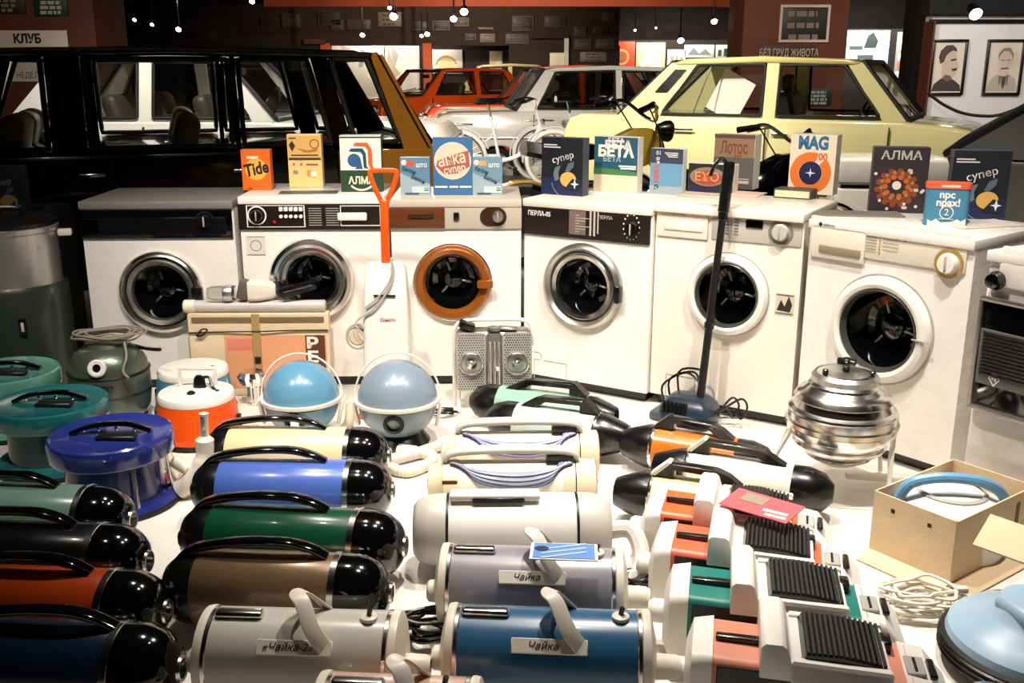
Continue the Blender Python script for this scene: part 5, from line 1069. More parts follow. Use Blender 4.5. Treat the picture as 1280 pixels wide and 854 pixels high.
B().box((0, 0, 0), (.2, .12, .003)).build('sheet', pal((226, 92, 96), .5), t)
B().box((-.03, .02, .002), (.07, .05, .002)).build('printed_photo', pal((150, 136, 120), .5), t)
B().box((.05, -.02, .002), (.07, .014, .002), 0, 1, (0, 0, R(6))).build('printed_stripe', WHITEP, t); B().box((.06, -.042, .002), (.06, .014, .002), 0, 1, (0, 0, R(6))).build('printed_stripe', WHITEP, t)
# ================================================================ ROUND TUB CLEANERS (left)
GT = 'round tub washers with overhanging lids'
def tub(label, px, py, col, dark, r=.203, Hh=.25):
    c = G(px, py, Hh); t = thing('tub_washer', label, 'tub washer', (c.x, c.y, 0), R(-8), GT)
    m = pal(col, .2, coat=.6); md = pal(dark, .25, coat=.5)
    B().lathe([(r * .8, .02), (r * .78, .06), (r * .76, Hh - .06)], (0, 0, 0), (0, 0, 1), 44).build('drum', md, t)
    B().lathe([(r * .9, 0), (r * 1.0, .004), (r * 1.02, .02), (r * .98, .034), (r * .8, .045)], (0, 0, 0), (0, 0, 1), 44).build('base_ring', m, t)
    B().lathe([(r * 1.02, .0), (r * 1.035, .006), (r * 1.035, .014), (r * 1.02, .02)], (0, 0, 0), (0, 0, 1), 44).build('bumper', RUBBER, t)
    ld = B().lathe([(r * .78, Hh - .07), (r * .98, Hh - .07), (r, Hh - .064), (r, Hh - .016), (r * .985, Hh - .005), (r * .95, Hh), (r * .84, Hh - .008), (r * .4, Hh - .004), (0, Hh)], (0, 0, 0), (0, 0, 1), 52).build('lid', m, t)
    B().tube([(-r * .62, -.03, Hh - .002), (-r * .3, -.012, Hh + .022), (r * .25, .012, Hh + .028), (r * .62, .034, Hh)], .012, 8, prof=rrect(.03, .014, .005, 2), up=(0, 0, 1)).build('handle', GLOSSB, ld)
    B().box((.05, -.05, Hh + .004), (.13, .04, .014), .004, 1, (0, 0, R(8))).build('switch_plate', DARKM, ld)
    for a in (-.55, -.3, .0, .3, .55): B().lathe([(.008, 0), (.006, .006), (0, .007)], (a * r, .02 + a * .03 + .02, Hh - .001), (0, 0, 1), 10).build('rivet', CHROME, ld)
    for i in range(3):
        a = R(-40 + i * 55); B().cyl((r * .92 * math.cos(a), r * .92 * math.sin(a), .03), (r * .84 * math.cos(a), r * .84 * math.sin(a), Hh - .06), .006, n=8).build('clamp_rod', CHROME, t)
    return t
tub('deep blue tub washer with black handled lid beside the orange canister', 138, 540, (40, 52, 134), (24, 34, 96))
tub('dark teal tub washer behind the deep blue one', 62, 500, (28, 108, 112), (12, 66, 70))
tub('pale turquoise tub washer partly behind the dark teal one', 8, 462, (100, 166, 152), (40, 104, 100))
# ================================================================ BUCKET CLEANERS
def bucket(label, px, py, col, handle=True):
    Hh = .195; c = G(px, py, Hh); t = thing('bucket_vacuum', label, 'vacuum cleaner', (c.x, c.y, 0), 0, 'bucket vacuums with white lids')
    B().lathe([(.168, .02), (.166, .03), (.145, Hh - .02), (.14, Hh - .012)], (0, 0, 0), (0, 0, 1), 44).build('body', pal(col, .3, coat=.4), t)
    B().lathe([(.15, 0), (.172, .006), (.172, .02), (.16, .026)], (0, 0, 0), (0, 0, 1), 44).build('base', DARKM, t)
    ld = B().lathe([(.147, Hh - .028), (.148, Hh - .01), (.142, Hh), (.1, Hh + .008), (0, Hh + .01)], (0, 0, 0), (0, 0, 1), 44).build('lid', PLASTW, t)
    B().lathe([(.016, 0), (.016, .012), (.008, .018), (0, .018)], (.0, -.06, Hh + .002), (0, 0, 1), 16).build('switch', BLACK, ld)
    B().lathe([(.008, 0), (.008, .008), (0, .008)], (.09, -.02, Hh + .004), (0, 0, 1), 12).build('screw', DARKM, ld)
    if handle:
        B().tube([(-.07, .03, Hh), (-.07, .03, Hh + .085), (.07, .03, Hh + .085), (.07, .03, Hh)], .01, 8, prof=rrect(.018, .014, .004, 2), smooth=0, up=(0, 1, 0)).build('handle', PLASTW, t)
        B().loft([[(a * k + .01, b * k * .6 + .02, zz) for a, b in circ(.022, 12)] for zz, k in ((Hh + .01, 1.2), (Hh + .045, 1), (Hh + .06, .5))]).build('plug', BLACK, t)
        B().tube([(.02, .02, Hh + .05), (.05, .02, Hh + .05), (.065, .0, Hh + .02), (.08, -.01, Hh + .01)], .006, 6).build('plug_cord', BLACK, t)
    for s in (-1, 1): B().box((s * .162, 0, .07), (.014, .03, .06), .004).build('clip', DARKM, t)
    return t
bucket('orange bucket vacuum with white lid and square white handle', 245, 489, (236, 82, 14))
bucket('blue bucket vacuum with white lid behind the orange one', 241, 459, (64, 124, 158), False)
# ================================================================ GLOBE CLEANERS
def globe(label, px, py, r, col, rough, white_port, yaw=0.):
    z = r + .03; c = G(px, py, z); t = thing('globe_vacuum', label, 'vacuum cleaner', (c.x, c.y, 0), yaw, 'globe vacuums with white equator rings')
    m = pal(col, rough, coat=.4)
    B().lathe([(0, z + r)] + [(r * math.cos(R(a)), z + r * math.sin(R(a))) for a in range(84, 1, -7)] + [(r, z + .005)], (0, 0, 0), (0, 0, 1), 48).build('upper_shell', m, t)
    B().lathe([(r, z - .012)] + [(r * math.cos(R(a)), z + r * math.sin(R(a))) for a in range(-8, -80, -7)] + [(0, z - r * .97)], (0, 0, 0), (0, 0, 1), 48).build('lower_shell', m, t)
    B().lathe([(r * .985, z - .014), (r * .985, z + .006)], (0, 0, 0), (0, 0, 1), 44).build('seam_band', BLACK, t)
    B().lathe([(r * 1.0, z - .002), (r * 1.09, z - .004), (r * 1.1, z + .003), (r * 1.09, z + .01), (r * 1.0, z + .009)], (0, 0, 0), (0, 0, 1), 48).build('equator_ring', PLASTI, t)
    d = V((0, -.96, -.28)).normalized(); P0 = V((0, 0, z)) + d * r * .93 + V((.0, 0, -.01))
    pt = B().lathe([(.04, -.02), (.04, .014), (.034, .018), (.026, .018), (.024, -.01)], P0, d, 24).build('hose_port', RUBBER, t)
    B().lathe([(0, 0), (.025, 0)], P0, d, 20).build('port_opening', GLOSSB, pt)
    if white_port: B().cyl(P0 + d * .01, P0 + d * .07 + V((.01, 0, -.03)), .017, .014, 14).build('nozzle', PLASTW, pt)
    B().tube([(-r * 1.05, 0, z)] + [(r * 1.08 * math.cos(R(a)), .01, z + r * 1.2 * math.sin(R(a))) for a in range(170, 5, -18)] + [(r * 1.05, 0, z)], .004, 6).build('wire_handle', PLASTW, t)
    for s in (-1, 1): B().box((s * r * 1.04, -.02, z - .05), (.014, .03, .1), .004, 1, (0, s * .2, 0)).build('ring_bracket', PLASTI, t)
    B().lathe([(r * .75, 0), (r * .8, .02), (r * .6, .06), (r * .5, .06)], (0, 0, 0), (0, 0, 1), 36).build('base', BLACK, t)
    return t
globe('light sky blue globe vacuum beside the orange bucket vacuum', 377, 497, .148, (96, 150, 182), .25, True)
globe('steel grey blue globe vacuum with open black port', 497, 499, .155, (126, 143, 160), .3, False)
# ================================================================ OTHER APPLIANCES
# steel drum washer at the left edge
c = D(22, 400, 4.32); t = thing('drum_washer', 'tall drum washer with polished steel top on a grey green base at the left edge', 'washing machine', (c.x, c.y, 0), R(20)); r = .21
DG = mat('grey_green_enamel', (50, 58, 54), .35, coat=.3)
B().lathe([(r * 1.08, .03), (r * 1.1, .05), (r * 1.1, .5), (r * 1.04, .52)], (0, 0, 0), (0, 0, 1), 44).build('base', DG, t)
B().lathe([(r, .5), (r * 1.02, .51), (r * .99, .525), (r, .74), (r * 1.03, .745), (r * 1.03, .765), (r * .98, .77)], (0, 0, 0), (0, 0, 1), 44).build('steel_band', mat('satin_steel', (206, 204, 198), .3, metal=.75, var=.1), t)
ld = B().lathe([(r * 1.0, .765), (r * 1.0, .785), (r * .9, .8), (0, .81)], (0, 0, 0), (0, 0, 1), 40).build('lid', DARKM, t)
B().tube([(-.07, 0, .805), (-.06, 0, .84), (.06, 0, .84), (.07, 0, .805)], .01, 8).build('handle', BLACK, ld)
B().box((.24, -.05, .73), (.06, .04, .03), .008).build('lug', PLASTI, t)
sw = B().box((.045, -r * 1.1, .36), (.03, .02, .075), .006).build('switch_plate', BLACK, t); B().box((.045, -r * 1.1 - .012, .36), (.012, .01, .04), .003).build('switch_lever', PLASTI, sw)
for a in (30, 150, 270): B().box((r * .9 * math.cos(R(a)), r * .9 * math.sin(R(a)), .018), (.05, .05, .036), .006).build('foot', BLACK, t)
# olive ovoid vacuum
c = G(143, 522); t = thing('ovoid_vacuum', 'grey green egg-shaped vacuum with a white ringed port and coiled flex on top', 'vacuum cleaner', (c.x, c.y, 0), R(6)); r = .162; Hh = .33
OV = mat('hammered_green', (96, 108, 92), .3, metal=.55, coat=.3, bump=.08, bscale=120)
B().lathe([(r * .8, .02), (r * .95, .06), (r, .12), (r, .2), (r * .95, .25), (r * .8, .295), (r * .55, .32), (r * .35, .33)], (0, 0, 0), (0, 0, 1), 48).build('body', OV, t)
B().lathe([(r * .55, .318), (r * .5, .335), (r * .3, .345), (0, .348)], (0, 0, 0), (0, 0, 1), 40).build('cap', OV, t)
for zz in (.13, .215): B().lathe([(r * 1.0, zz - .006), (r * 1.02, zz), (r * 1.0, zz + .006)], (0, 0, 0), (0, 0, 1), 48).build('band', DARKM, t)
d = V((.0, -.93, .34)).normalized(); P0 = V((.0, -r * .93, .262))
pt = B().lathe([(.036, -.012), (.036, .008), (.03, .012), (.017, .01), (.016, -.01)], P0, d, 24).build('port_ring', PLASTW, t); B().lathe([(0, .002), (.017, .002)], P0, d, 16).build('port_opening', BLACK, pt)
B().text('Вихрь', .02, T((.02, -r * 1.005, .185)), .003, .3).build('lettering', CHROME, t)
B().tube([(r * .6, .05, .3), (r * .95, 0, .3), (r * 1.3, -.06, .31), (r * 1.45, -.08, .315)], .008, 8).build('hook', BLACK, t)
B().lathe([(r * .7, 0), (r * .85, .01), (r * .8, .03)], (0, 0, 0), (0, 0, 1), 32).build('base', BLACK, t)
rn = random.Random(5)
for i in range(7):
    rr = .07 + .05 * rn.random(); ox, oy = .03 * rn.random() - .01, .02 * rn.random()
    B().tube([(ox + rr * 1.25 * math.cos(R(a)), oy + rr * .8 * math.sin(R(a)), .35 + .012 * rn.random() + .004 * i - .25 * max(0, rr - .08)) for a in range(0, 360, 40)], .0045, 6, True, 4).build('flex_coil', pal((150, 140, 124), .5), t)
B().tube([(.09, -.06, .345), (.11, -.12, .3), (.1, -.15, .25), (.12, -.155, .22)], .005, 6).build('flex_tail', pal((150, 140, 124), .5), t)
# flat carton with strap, tube and hand vacuum on it
a, b_ = D(236, 420, 4.262), D(411, 420, 4.275); W = (b_ - a).length; yw = math.atan2(b_.y - a.y, b_.x - a.x)
t = thing('flat_carton', 'long upright cream carton with a tied strap leaning before the left machines', 'carton', ((a.x + b_.x) / 2, (a.y + b_.y) / 2, 0), yw)
PC = mat('cream_card', (226, 206, 172), .7, var=.08)
B().box((0, .03, .19), (W, .06, .38), .003, 1).build('carton', PC, t)
B().box((.0, -.003, .355), (W * .94, .008, .02), .001, 1).build('groove_shade', mat('card_shade_stain', (120, 96, 66), .8), t)  # raised dark strip, the shade of a groove put into its colour
B().box((-.01, -.005, .2), (.035, .012, .36), .002, 1).build('strap', mat('kraft_strap', (170, 136, 86), .7), t); B().box((-.008, -.008, .17), (.028, .016, .03), .003).build('strap_buckle', DARKM, t)
B().tube([(-W / 2, -.006, .295), (-W / 4, -.007, .3), (0, -.012, .302), (W / 4, -.007, .305), (W / 2, -.006, .305)], .003, 6).build('string', BLACK, t)
B().tube([(-W * .42, -.01, .3), (-W * .39, -.016, .315), (-W * .36, -.012, .31), (-W * .4, -.014, .285), (-W * .44, -.012, .285), (-W * .4, -.014, .3)], .004, 6, True).build('string_knot', BLACK, t)
art(t, W, .38, -.001, [('rect', (226, 160, 116), .25, .1, .98, .74), ('rect', (222, 130, 110), .27, .56, .48, .7), ('rect', (92, 50, 30), .83, .2, .97, .74), ('text', WHITEP, .88, .64, .13, 'Р', dict(bold=.04, sx=1.3)), ('text', WHITEP, .88, .47, .13, 'Е', dict(bold=.04, sx=1.3)), ('text', WHITEP, .88, .3, .13, 'Н', dict(bold=.04, sx=1.3))])
tt_ = thing('vacuum_tube', 'long pale grey suction tube lying along the top of the upright carton', 'tube', ((a.x + b_.x) / 2, (a.y + b_.y) / 2, .38), yw)
B().cyl((-W * .5, .035, .027), (W * .48, .035, .027), .027, n=20, bev=.006).build('tube', mat('tube_grey', (196, 190, 186), .35), tt_); B().cyl((-W * .5 - .02, .035, .027), (-W * .5 + .03, .035, .027), .03, n=20, bev=.004).build('collar', PLASTI, tt_)
h_ = thing('hand_vacuum', 'small ivory hand vacuum with clear dust cup and black brush on the carton', 'hand vacuum', ((a.x + b_.x) / 2 - .02, (a.y + b_.y) / 2 + .035, .434), yw + R(3))
B().lathe([(.0, -.2), (.024, -.2), (.032, -.18), (.034, -.12), (.034, -.08)], (0, 0, .034), (1, 0, 0), 24).build('dust_cup', glass('clear_plastic', (.86, .86, .82), .12), h_)
B().lathe([(.035, -.13), (.038, -.12), (.038, -.1), (.035, -.09)], (0, 0, .034), (1, 0, 0), 24).build('cup_ring', ALU, h_)
B().box((-.04, 0, .05), (.05, .06, .09), .012, 2, (0, R(14), 0)).build('filter_block', mat('grey_brown', (96, 88, 80), .5), h_)
B().loft([[(x, p[0], .045 + p[1]) for p in rrect(w_, hh, .018, 3)] for x, w_, hh in ((-.02, .07, .09), (.03, .075, .09), (.08, .06, .075), (.1, .05, .06))]).build('motor_body', PLASTI, h_)
B().tube([(.09, 0, .07), (.115, 0, .075), (.12, 0, .045), (.1, 0, .03)], .01, 8).build('trigger_loop', BLACK, h_)
B().box((.2, -.02, .055), (.16, .05, .045), .006, 2, (0, R(-14), 0)).build('brush_head', BLACK, h_); B().box((.2, -.047, .058), (.13, .004, .006), 0, 1, (0, R(-14), 0)).build('brush_line', CHROME, h_)
# upright white floor polisher with orange D-grip
c = G(487, 517); t = thing('floor_polisher', 'upright white floor polisher with an orange D-grip handle between the machines', 'floor polisher', (c.x, c.y + .0, 0), R(-2), rx=R(-3))
B().loft([[(x + .0, y, z) for x, y in rrect(w_, dpp, .02, 3)] for z, w_, dpp in ((.02, .205, .12), (.06, .205, .12), (.5, .185, .1), (.63, .165, .09), (.65, .14, .07))]).build('body', PLASTW, t)
B().box((.0, -.053, .52), (.09, .006, .007)).build('slot', DARKM, t)
B().text('Соната', .014, T((.01, -.0545, .42)), .001, .2).build('lettering', pal((190, 40, 30), .5), t)
B().box((.0, .0, .01), (.24, .16, .03), .01).build('skirt', mat('orange_plastic', (226, 84, 14), .35), t)
OG = mat('orange_plastic', (226, 84, 14), .35)
hd = B().box((-.0, 0, .77), (.034, .03, .28), .008, 3).build('handle_stem', OG, t)
B().tube([(0, 0, .89), (.02, 0, .92), (.042, 0, .97), (.054, 0, 1.01), (.05, 0, 1.025), (0, 0, 1.027), (-.05, 0, 1.025), (-.054, 0, 1.01), (-.042, 0, .97), (-.02, 0, .92)], .008, 8, True, 3, prof=rrect(.02, .013, .005, 2), up=(0, 1, 0)).build('d_grip', OG, hd)
B().tube([(.03, -.05, .68), (.04, -.056, .62), (.02, -.058, .55), (-.04, -.062, .47), (-.1, -.06, .43), (-.12, -.07, .4), (-.09, -.07, .36)], .004, 6).build('flex', PLASTG, t)
B().tube([(.03, -.05, .68), (.03, -.058, .6), (-.02, -.062, .52), (-.08, -.06, .47)], .004, 6).build('flex', PLASTG, t)
B().lathe([(0, .012), (.034, .012), (.04, .006), (.04, -.006), (.034, -.012), (0, -.012)], (-.12, -.03, .345), (.25, -1, .1), 28).build('flex_reel', BEIGEP, t)
for k in (.042, .046): B().tube([(-.12 + k * math.cos(R(q)), -.045, .345 + k * 1.15 * math.sin(R(q))) for q in range(0, 360, 36)], .0035, 6, True, 3).build('flex_turn', PLASTG, t)
# dark stick vacuum
c = G(861, 528); tp = D(912, 202, c.y + .03); t = thing('stick_vacuum', 'dark blue stick vacuum with a long black pole leaning before the cream machine', 'vacuum cleaner', (c.x, c.y, 0), w5.yaw)
DB = mat('dark_blue_plastic', (22, 44, 62), .35, coat=.2); iv = RZ(-w5.yaw)
q = iv @ (tp - V((c.x, c.y, 0)))
foot = V((.045, .0, .12)); dpole = (q - foot)
B().cyl(foot, foot + dpole * .78, .017, .014, 16).build('pole', DARKM, t)
B().cyl(foot + dpole * .3, foot + dpole * .33, .021, n=16, bev=.003).build('collar', BLACK, t); B().cyl(foot + dpole * .76, foot + dpole * .8, .02, n=16, bev=.003).build('collar', BLACK, t)
hd = B().cyl(foot + dpole * .79, foot + dpole, .023, .022, 16, .006).build('grip', BLACK, t)
e1 = foot + dpole; B().tube([e1 - dpole * .03, e1 + V((-.03, 0, .01)), e1 + V((-.06, 0, -.02)), e1 + V((-.075, 0, -.06))], .008, 8).build('hook', BLACK, hd)
B().loft([[(x, y, z) for x, y in rrect(w_, d_, .03, 4)] for z, w_, d_ in ((.02, .22, .18), (.06, .22, .18), (.09, .2, .16), (.115, .16, .12), (.125, .09, .07))]).build('motor_head', DB, t)
vt = B()
for i in range(6): vt.box((-.075 + i * .018, -.089, .085), (.008, .03, .05), 0, 1, (R(-18), 0, 0))
vt.build('vents', BLACK, t)
B().box((-.08, .02, .02), (.16, .16, .04), .015).build('base_plate', mat('grey_blue_plastic', (70, 84, 88), .4), t)
for i, k in enumerate((.0, .03, .07)): B().tube([(-.12 + k, .04, .03), (-.15 + k, .06, .12 + k), (-.05 + k, .07, .19 + k * .3), (.03, .04, .16)], .005, 6).build('flex', BLACK, t)
for k in (.0, .035): B().tube([(.12, .02, .06), (.17 + k, .03, .13), (.2 + k, .03, .1), (.18 + k, .02, .05), (.15 + k, .02, .08)], .005, 6).build('flex', BLACK, t)
# twin heater with perforated front
c = G(618, 511); t = thing('twin_heater', 'portable twin-drum metal heater with perforated front and white tube stand', 'heater', (c.x, c.y, 0), R(2)); W = .33
HM = mat('perforated_metal', (184, 182, 176), .4, metal=.4)
B().box((0, .03, .22), (W * .98, .1, .27), .03, 3).build('casing', STEEL, t)
for s in (-1, 1):
    fp = B().loft([[(x, y, z) for x, z in rrect(.125, .255, .016, 3)] for y in (-.03, -.018)]); fp.xf(T((s * .098, 0, .22))); fo = fp.build('front_plate', HM, t)
    ho = B()
    for i in range(11):
        for j in range(23):
            x = -.052 + i * .0104 + (j % 2) * .005; z = -.118 + j * .0107
            if x * x + (z + .0) ** 2 > .05 ** 2 and abs(x) < .056: ho.lathe([(.0032, .0), (0, .0004)], (s * .098 + x, -.0302, .22 + z), (0, -1, 0), 6)
    ho.build('perforations', BLACK, fo, kind='stuff')
    rg = B().lathe([(.05, 0), (.05, .012), (.046, .016), (.042, .01), (.04, -.004)], (s * .098, -.03, .215), (0, -1, 0), 32).build('ring', CHROME, fo)
    B().lathe([(0, -.002), (.042, -.002)], (s * .098, -.03, .215), (0, -1, 0), 28).build('dish', STEEL, rg)
    B().lathe([(.026, 0), (.024, .012), (.014, .014), (.012, .022), (0, .024)], (s * .098, -.028, .215), (0, -1, 0), 24).build('burner_knob', CHROME, rg)
cg = B().box((0, -.018, .22), (.06, .02, .25), .004).build('center_plate', STEEL, t)
for x in (-.018, 0, .018): B().cyl((x, -.03, .12), (x, -.03, .31), .006, n=10).build('center_rod', CHROME, cg)
B().box((.014, -.034, .19), (.014, .01, .018), .002).build('slider', PLASTW, cg)
B().tube([(-.17, .05, 0), (-.172, .04, .2), (-.168, .03, .34), (-.13, .03, .385), (0, .03, .392), (.12, .03, .39), (.16, .03, .36), (.172, .035, .28)], .009, 8).build('tube_stand', PLASTW, t)
B().tube([(.172, .03, .25), (.2, .03, .245), (.21, .03, .22), (.2, .03, .19)], .008, 8).build('side_loop', PLASTW, t)
for s in (-1, 1): B().tube([(s * .15, .03, .1), (s * .155, .0, .04), (s * .15, -.06, .006)], .008, 8).build('leg', PLASTW, t)
B().box((-.115, -.0, .375), (.07, .05, .03), .008, 2, (0, R(20), 0)).build('carry_handle', BLACK, t); B().box((.06, 0, .362), (.08, .04, .014), .005, 1, (0, R(4), 0)).build('lid_edge', STEEL, t)
B().lathe([(.03, 0), (.028, .012), (0, .016)], (0, .0, .355), (0, 0, 1), 20).build('cap', STEEL, t)
# ribbed aluminium globe washer on a stand
r = .178; c = D(1052, 522, 3.22); zc = c.z; t = thing('globe_washer', 'polished ribbed aluminium globe washer with black lid knob on white legs', 'washing machine', (c.x, c.y, 0), R(10))
pr = [(0, -r * .9), (r * .35, -r * .9)]
for i in range(0, 41):
    a = -62 + i * (62 + 50) / 40; rr = r * math.cos(R(a)); st_ = .006 * (1 if (i % 8) < 4 else -1) * (1 if abs(a) > 8 else 0); pr.append((rr + st_, r * .92 * math.sin(R(a))))
pr += [(r * .6, r * .76), (r * .6, r * .86), (r * .55, r * .9), (0, r * .92)]
B().lathe([(a, b + zc) for a, b in pr], (0, 0, 0), (0, 0, 1), 56).build('shell', mat('polished_aluminium', (232, 230, 226), .22, metal=1, var=.04), t)
B().lathe([(r * 1.0, zc - .02), (r * 1.06, zc - .018), (r * 1.06, zc - .004), (r * 1.0, zc - .002)], (0, 0, 0), (0, 0, 1), 56).build('support_ring', CHROME, t)
zt = zc + r * .92; ld = B().lathe([(r * .62, zt - .035), (r * .62, zt - .012), (r * .56, zt), (r * .5, zt - .006), (r * .3, zt + .004), (0, zt + .006)], (0, 0, 0), (0, 0, 1), 44).build('lid', ALU, t)
B().cyl((0, 0, zt), (0, 0, zt + .03), .012, n=12).build('knob_stem', BLACK, ld)
kb = B()
for i in range(6): a = i * PI / 3; kb.cyl((0, 0, zt + .036), (.034 * math.cos(a), .034 * math.sin(a), zt + .036), .012, .009, 10, .003)
kb.ball((0, 0, zt + .04), .02, 12, (1, 1, .6)); kb.build('lid_knob', BLACK, ld)
B().cyl((-.085, -.02, zt - .002), (-.085, -.02, zt + .02), .01, n=10, bev=.003).build('clamp_nut', BLACK, ld); B().cyl((.07, -.05, zt - .002), (.07, -.05, zt + .014), .01, n=10, bev=.003).build('clamp_nut', BLACK, ld)
for (x0, y0, x1, y1) in ((-.17, .0, -.25, .08), (.14, -.1, .08, -.2), (.17, .05, .24, .12), (-.1, .13, -.14, .22)): B().tube([(x0, y0, zc - .01), (x1, y1, .008)], .008, 8, smooth=0).build('leg', PLASTW, t)
B().tube([(.18, .0, zc - .02), (.22, .03, zc - .01), (.24, .05, zc - .05), (.25, .08, .06), (.27, .1, .01)], .009, 8).build('crank', CHROME, t)
B().box((.17, .02, .03), (.22, .03, .02), .004, 1, (0, 0, R(-20))).build('cross_bar', PLASTW, t)
# open cardboard box with a blue-handled appliance
c0, c1 = G(1186, 737), G(1086, 693); e = (c1 - c0); La = e.length; ua = e.normalized(); ub = V((-ua.y, ua.x, 0)); ub = ub if ub.x > 0 else -ub
Lb = .42; Hh = .21; yw = math.atan2(ub.y, ub.x)
mid = c0 + ua * La / 2 + ub * Lb / 2; t = thing('cardboard_box', 'open worn cardboard box holding a blue-handled appliance', 'box', mid, yw)
sgn = 1 if (RZ(yw) @ V((0, 1, 0))).dot(ua) > 0 else -1
th = .005
for (cx, cy, dx, dy) in ((0, -La / 2, Lb, th), (0, La / 2, Lb, th), (-Lb / 2, 0, th, La), (Lb / 2, 0, th, La)): B().box((cx, cy, Hh / 2), (dx, dy, Hh)).build('side_panel', CARD, t)
B().box((0, 0, .004), (Lb, La, .006)).build('bottom', CARD, t)
B().box((-Lb / 2 + .09, 0, .1), (.012, La * .96, .16), 0, 1, (0, R(30), 0)).build('inner_flap', CARD, t)
for y_ in (-La * .2, La * .25): B().box((-Lb / 2 - .003, y_, Hh * .8), (.002, .012, .012)).build('staple', DARKM, t)
B().box((.12, -La / 2 - .003, Hh * .62), (.02, .002, .1)).build('stain_strip', mat('card_shade_stain', (0, 0, 0)), t)
bl = [(-Lb / 2 - .05, -La / 2 - .02), (-Lb / 2 - .05, La / 2)]
B().box((-Lb / 2 - .03, 0, .012), (.07, La, .005), 0, 1, (0, R(-14), 0)).build('bottom_flap', CARD, t)
B().box((0, -La / 2 - .03, .012), (Lb, .07, .005), 0, 1, (R(14), 0, 0)).build('bottom_flap', CARD, t)
v_ = thing('boxed_appliance', 'white appliance with a curved light blue tube handle inside the cardboard box', 'appliance', mid + V((.0, .02, 0)), R(-6))
B().lathe([(.16, .012), (.165, .1), (.15, .165), (.1, .19), (0, .2)], (0, 0, 0), (0, 0, 1), 40).build('body', PLASTW, v_)
B().tube([(-.16, -.02, .17), (-.13, -.03, .225), (-.05, -.04, .25), (.05, -.04, .245), (.12, -.03, .215), (.16, -.02, .16)], .016, 10).build('handle', mat('sky_blue_plastic', (104, 160, 206), .35), v_)
B().lathe([(.1, .186), (.102, .194), (.09, .198)], (0, 0, 0), (0, 0, 1), 32).build('rim', PLASTG, v_)
# light blue canister bottom right
c = G(1292, 815, .05); t = thing('canister_vacuum', 'pale blue low canister vacuum with ribbed black bumper near the cardboard box', 'vacuum cleaner', (c.x, c.y, 0), R(15))
PB = mat('pale_blue_plastic', (160, 190, 214), .35)
B().lathe([(.2, .02), (.215, .03), (.215, .075), (.2, .085)], (0, 0, 0), (0, 0, 1), 52).build('bumper', RUBBER, t)
for i in range(3): B().lathe([(.214, .036 + i * .014), (.22, .04 + i * .014), (.214, .044 + i * .014)], (0, 0, 0), (0, 0, 1), 52).build('bumper_rib', BLACK, t)
B().lathe([(.205, .08), (.2, .1), (.17, .125), (.12, .145), (.1, .17), (.09, .185), (0, .19)], (0, 0, 0), (0, 0, 1), 48).build('shell', PB, t)
B().box((-.03, -.02, .165), (.13, .15, .08), .02, 3, (0, R(-8), 0)).build('motor_housing', PB, t)
for i in range(4): B().box((-.045 + i * .016, -.098, .172), (.005, .006, .05)).build('vent_slot', BLACK, t)
for a in (200, 320): B().lathe([(.02, -.012), (.02, .012), (0, .014)], (.16 * math.cos(R(a)), .16 * math.sin(R(a)), .021), (math.cos(R(a)), math.sin(R(a)), 0), 14).build('wheel', BLACK, t)
B().lathe([(.15, .006), (.18, .014), (.19, .026)], (0, 0, 0), (0, 0, 1), 36).build('underside', BLACK, t)
c = G(1290, 705, .19); fl_ = B().box((0, 0, 0), (.26, .16, .005), 0, 1, (R(10), R(6), 0)).build('cardboard_sheet', CARD); fl_.location = (c.x, c.y, .235); fl_.rotation_euler = (0, 0, R(-38)); tag(fl_, 'loose cardboard flap resting on the pale blue canister', 'cardboard')
c = G(1240, 892, .05); t = thing('chrome_fitting', 'black vacuum fitting with chrome ring beneath the pale blue canister edge', 'fitting', (c.x, c.y, 0), R(30))
B().lathe([(.07, .0), (.075, .01), (.07, .07), (.05, .085), (0, .088)], (0, 0, 0), (0, 0, 1), 28).build('body', BLACK, t); B().lathe([(.052, .084), (.056, .094), (.044, .098), (.04, .088)], (0, 0, 0), (0, 0, 1), 28).build('ring', CHROME, t)
c = G(1195, 900, .05); t = thing('hose_end', 'white hose end lying by the chrome fitting', 'hose', (c.x, c.y, 0), R(10))
B().cyl((-.07, 0, .035), (.08, 0, .035), .034, .03, 20, .006).build('sleeve', PLASTW, t); B().cyl((.08, 0, .035), (.1, 0, .035), .024, n=16).build('tip', PLASTG, t)
# ---------------------------------------------------------------- cords and hoses on the floor
def coil(label, px, py, r, n, m, seed, z=.01, rad=.005, name='power_cord', rise=.05):
    c = G(px, py, 0); t = thing(name, label, 'cord', (c.x, c.y, 0), 0); q = random.Random(seed); pts = []
    for i in range(n * 9):
        a = 2 * PI * i / 9 + .5 * q.random(); k = r * (.55 + .5 * q.random()); pts.append((k * 1.2 * math.cos(a), k * .8 * math.sin(a), z + rise * i / (n * 9) + .012 * q.random()))
    B().tube(pts, rad, 6, False, 4).build('cord', m, t)
    B().box((pts[-1][0], pts[-1][1], pts[-1][2] + .004), (.035, .02, .018), .005).build('plug', m, t); return t
coil('tangled white power cord between the teal box vacuum and the pale blue canister', 1150, 765, .095, 10, PLASTI, 2, rise=.06)
coil('tangled black power cord beside the grey violet vacuum', 806, 745, .07, 7, BLACK, 3, rise=.05)
coil('coiled black power cord at the left end of the steel blue drum vacuum', 541, 800, .07, 8, BLACK, 4, rise=.06)
coil('coiled black flex behind the orange cone vacuum', 905, 520, .06, 3, BLACK, 6, rise=.03)
coil('thin dark flex lying beside the grey blue globe vacuum', 552, 520, .06, 3, RUBBER, 8, rad=.003, rise=.01)
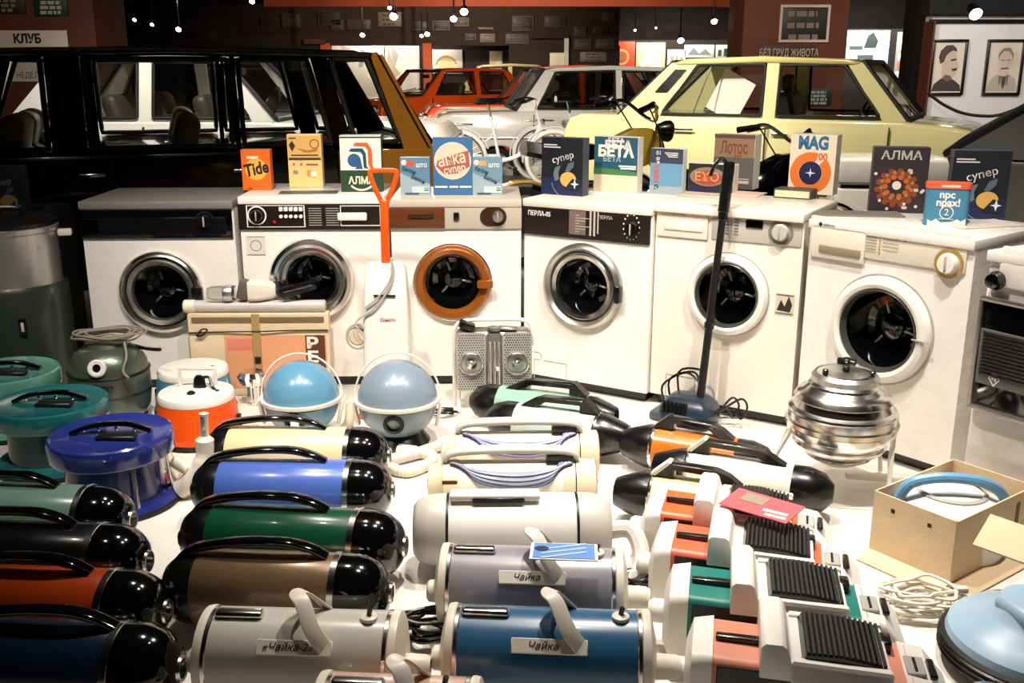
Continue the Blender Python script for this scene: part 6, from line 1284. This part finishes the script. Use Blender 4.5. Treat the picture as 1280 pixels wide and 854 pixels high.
def hose(label, pts, r, m, name='vacuum_hose', ribs=True, ends=None):
    P = [G(x, y, z) for x, y, z in pts]; base = P[0].copy(); base.z = 0; t = thing(name, label, 'hose', base, 0)
    L = cr([p - base for p in P], 16); rad = [r * (1.0 if i % 2 else .88) for i in range(len(L))] if ribs else r
    b = B(); b.tube(L, rad, 12, False, 0); b.build('hose', m, t)
    if ends:
        d = (L[-1] - L[-3]).normalized(); B().cyl(L[-1] - d * .02, L[-1] + d * .06, r * 1.15, r * 1.05, 18, .004).build('cuff', ends, t)
    return t
HOSE = mat('hose_ivory', (214, 202, 178), .55, var=.08)
hose('ribbed ivory hose lying around the light blue globe vacuum', [(318, 535, .02), (345, 548, .02), (395, 549, .02), (432, 535, .02), (438, 505, .02)], .02, HOSE, ends=PLASTI)
hose('ribbed ivory hose curled beneath the grey blue globe vacuum', [(487, 585, .02), (510, 590, .02), (535, 580, .02), (540, 570, .02), (515, 565, .02)], .022, HOSE, ends=PLASTI)
hose('smooth grey suction tube lying behind the beige cable vacuums', [(487, 575, .025), (520, 567, .025), (552, 556, .025)], .022, mat('tube_grey', (0, 0, 0)), ribs=False, ends=PLASTI)
# white angled nozzle between tub and rockets
c = G(248, 622); t = thing('suction_nozzle', 'ivory angled suction nozzle with steel tip standing beside the deep blue tub', 'nozzle', (c.x, c.y, 0), 0)
B().tube([(-.06, -.0, .03), (-.02, .0, .06), (.02, .01, .12), (.03, .02, .16)], [.035, .036, .034, .03], 14).build('elbow', PLASTI, t)
B().lathe([(.03, 0), (.031, .05), (.02, .06), (.014, .065), (.014, .14), (.016, .145), (0, .145)], (.03, .02, .155), (.05, 0, 1), 20).build('neck', PLASTI, t)
B().box((.038, .004, .27), (.014, .01, .05), .003).build('steel_clip', ALU, t)
B().cyl((-.02, .0, .1), (-.08, .02, .13), .022, .024, 16, .004).build('side_spout', PLASTI, t)
B().lathe([(.04, 0), (.042, .01), (.036, .02)], (-.075, -.005, .02), (-.8, 0, -.5), 16).build('mouth_ring', DARKM, t)
hose('pale hose lying on the floor behind the deep blue tub', [(205, 560, .02), (215, 585, .02), (222, 600, .02), (232, 596, .03)], .02, HOSE)
# small folded parts on the white floor
slab('paper_card', 'white paper card lying on the floor by the globe washer legs', 'paper', G(1052, 628, 0), .16, .1, .003, R(-10), WHITEP)
# star-shaped chrome burner in front of the carton
c = G(318, 505); t = thing('chrome_funnel', 'small fluted chrome funnel standing between the bucket vacuum and the carton', 'funnel', (c.x, c.y, 0), 0)
pts = [[((rr * (1 + (.1 if i % 2 else -.06))) * math.cos(2 * PI * i / 24), (rr * (1 + (.1 if i % 2 else -.06))) * math.sin(2 * PI * i / 24), z_) for i in range(24)] for z_, rr in ((.0, .02), (.08, .024), (.1, .05), (.13, .06), (.15, .045))]
B().loft(pts).build('fluted_bowl', CHROME, t); B().lathe([(.03, 0), (.03, .008), (.022, .012)], (0, 0, 0), (0, 0, 1), 16).build('foot', CHROME, t)
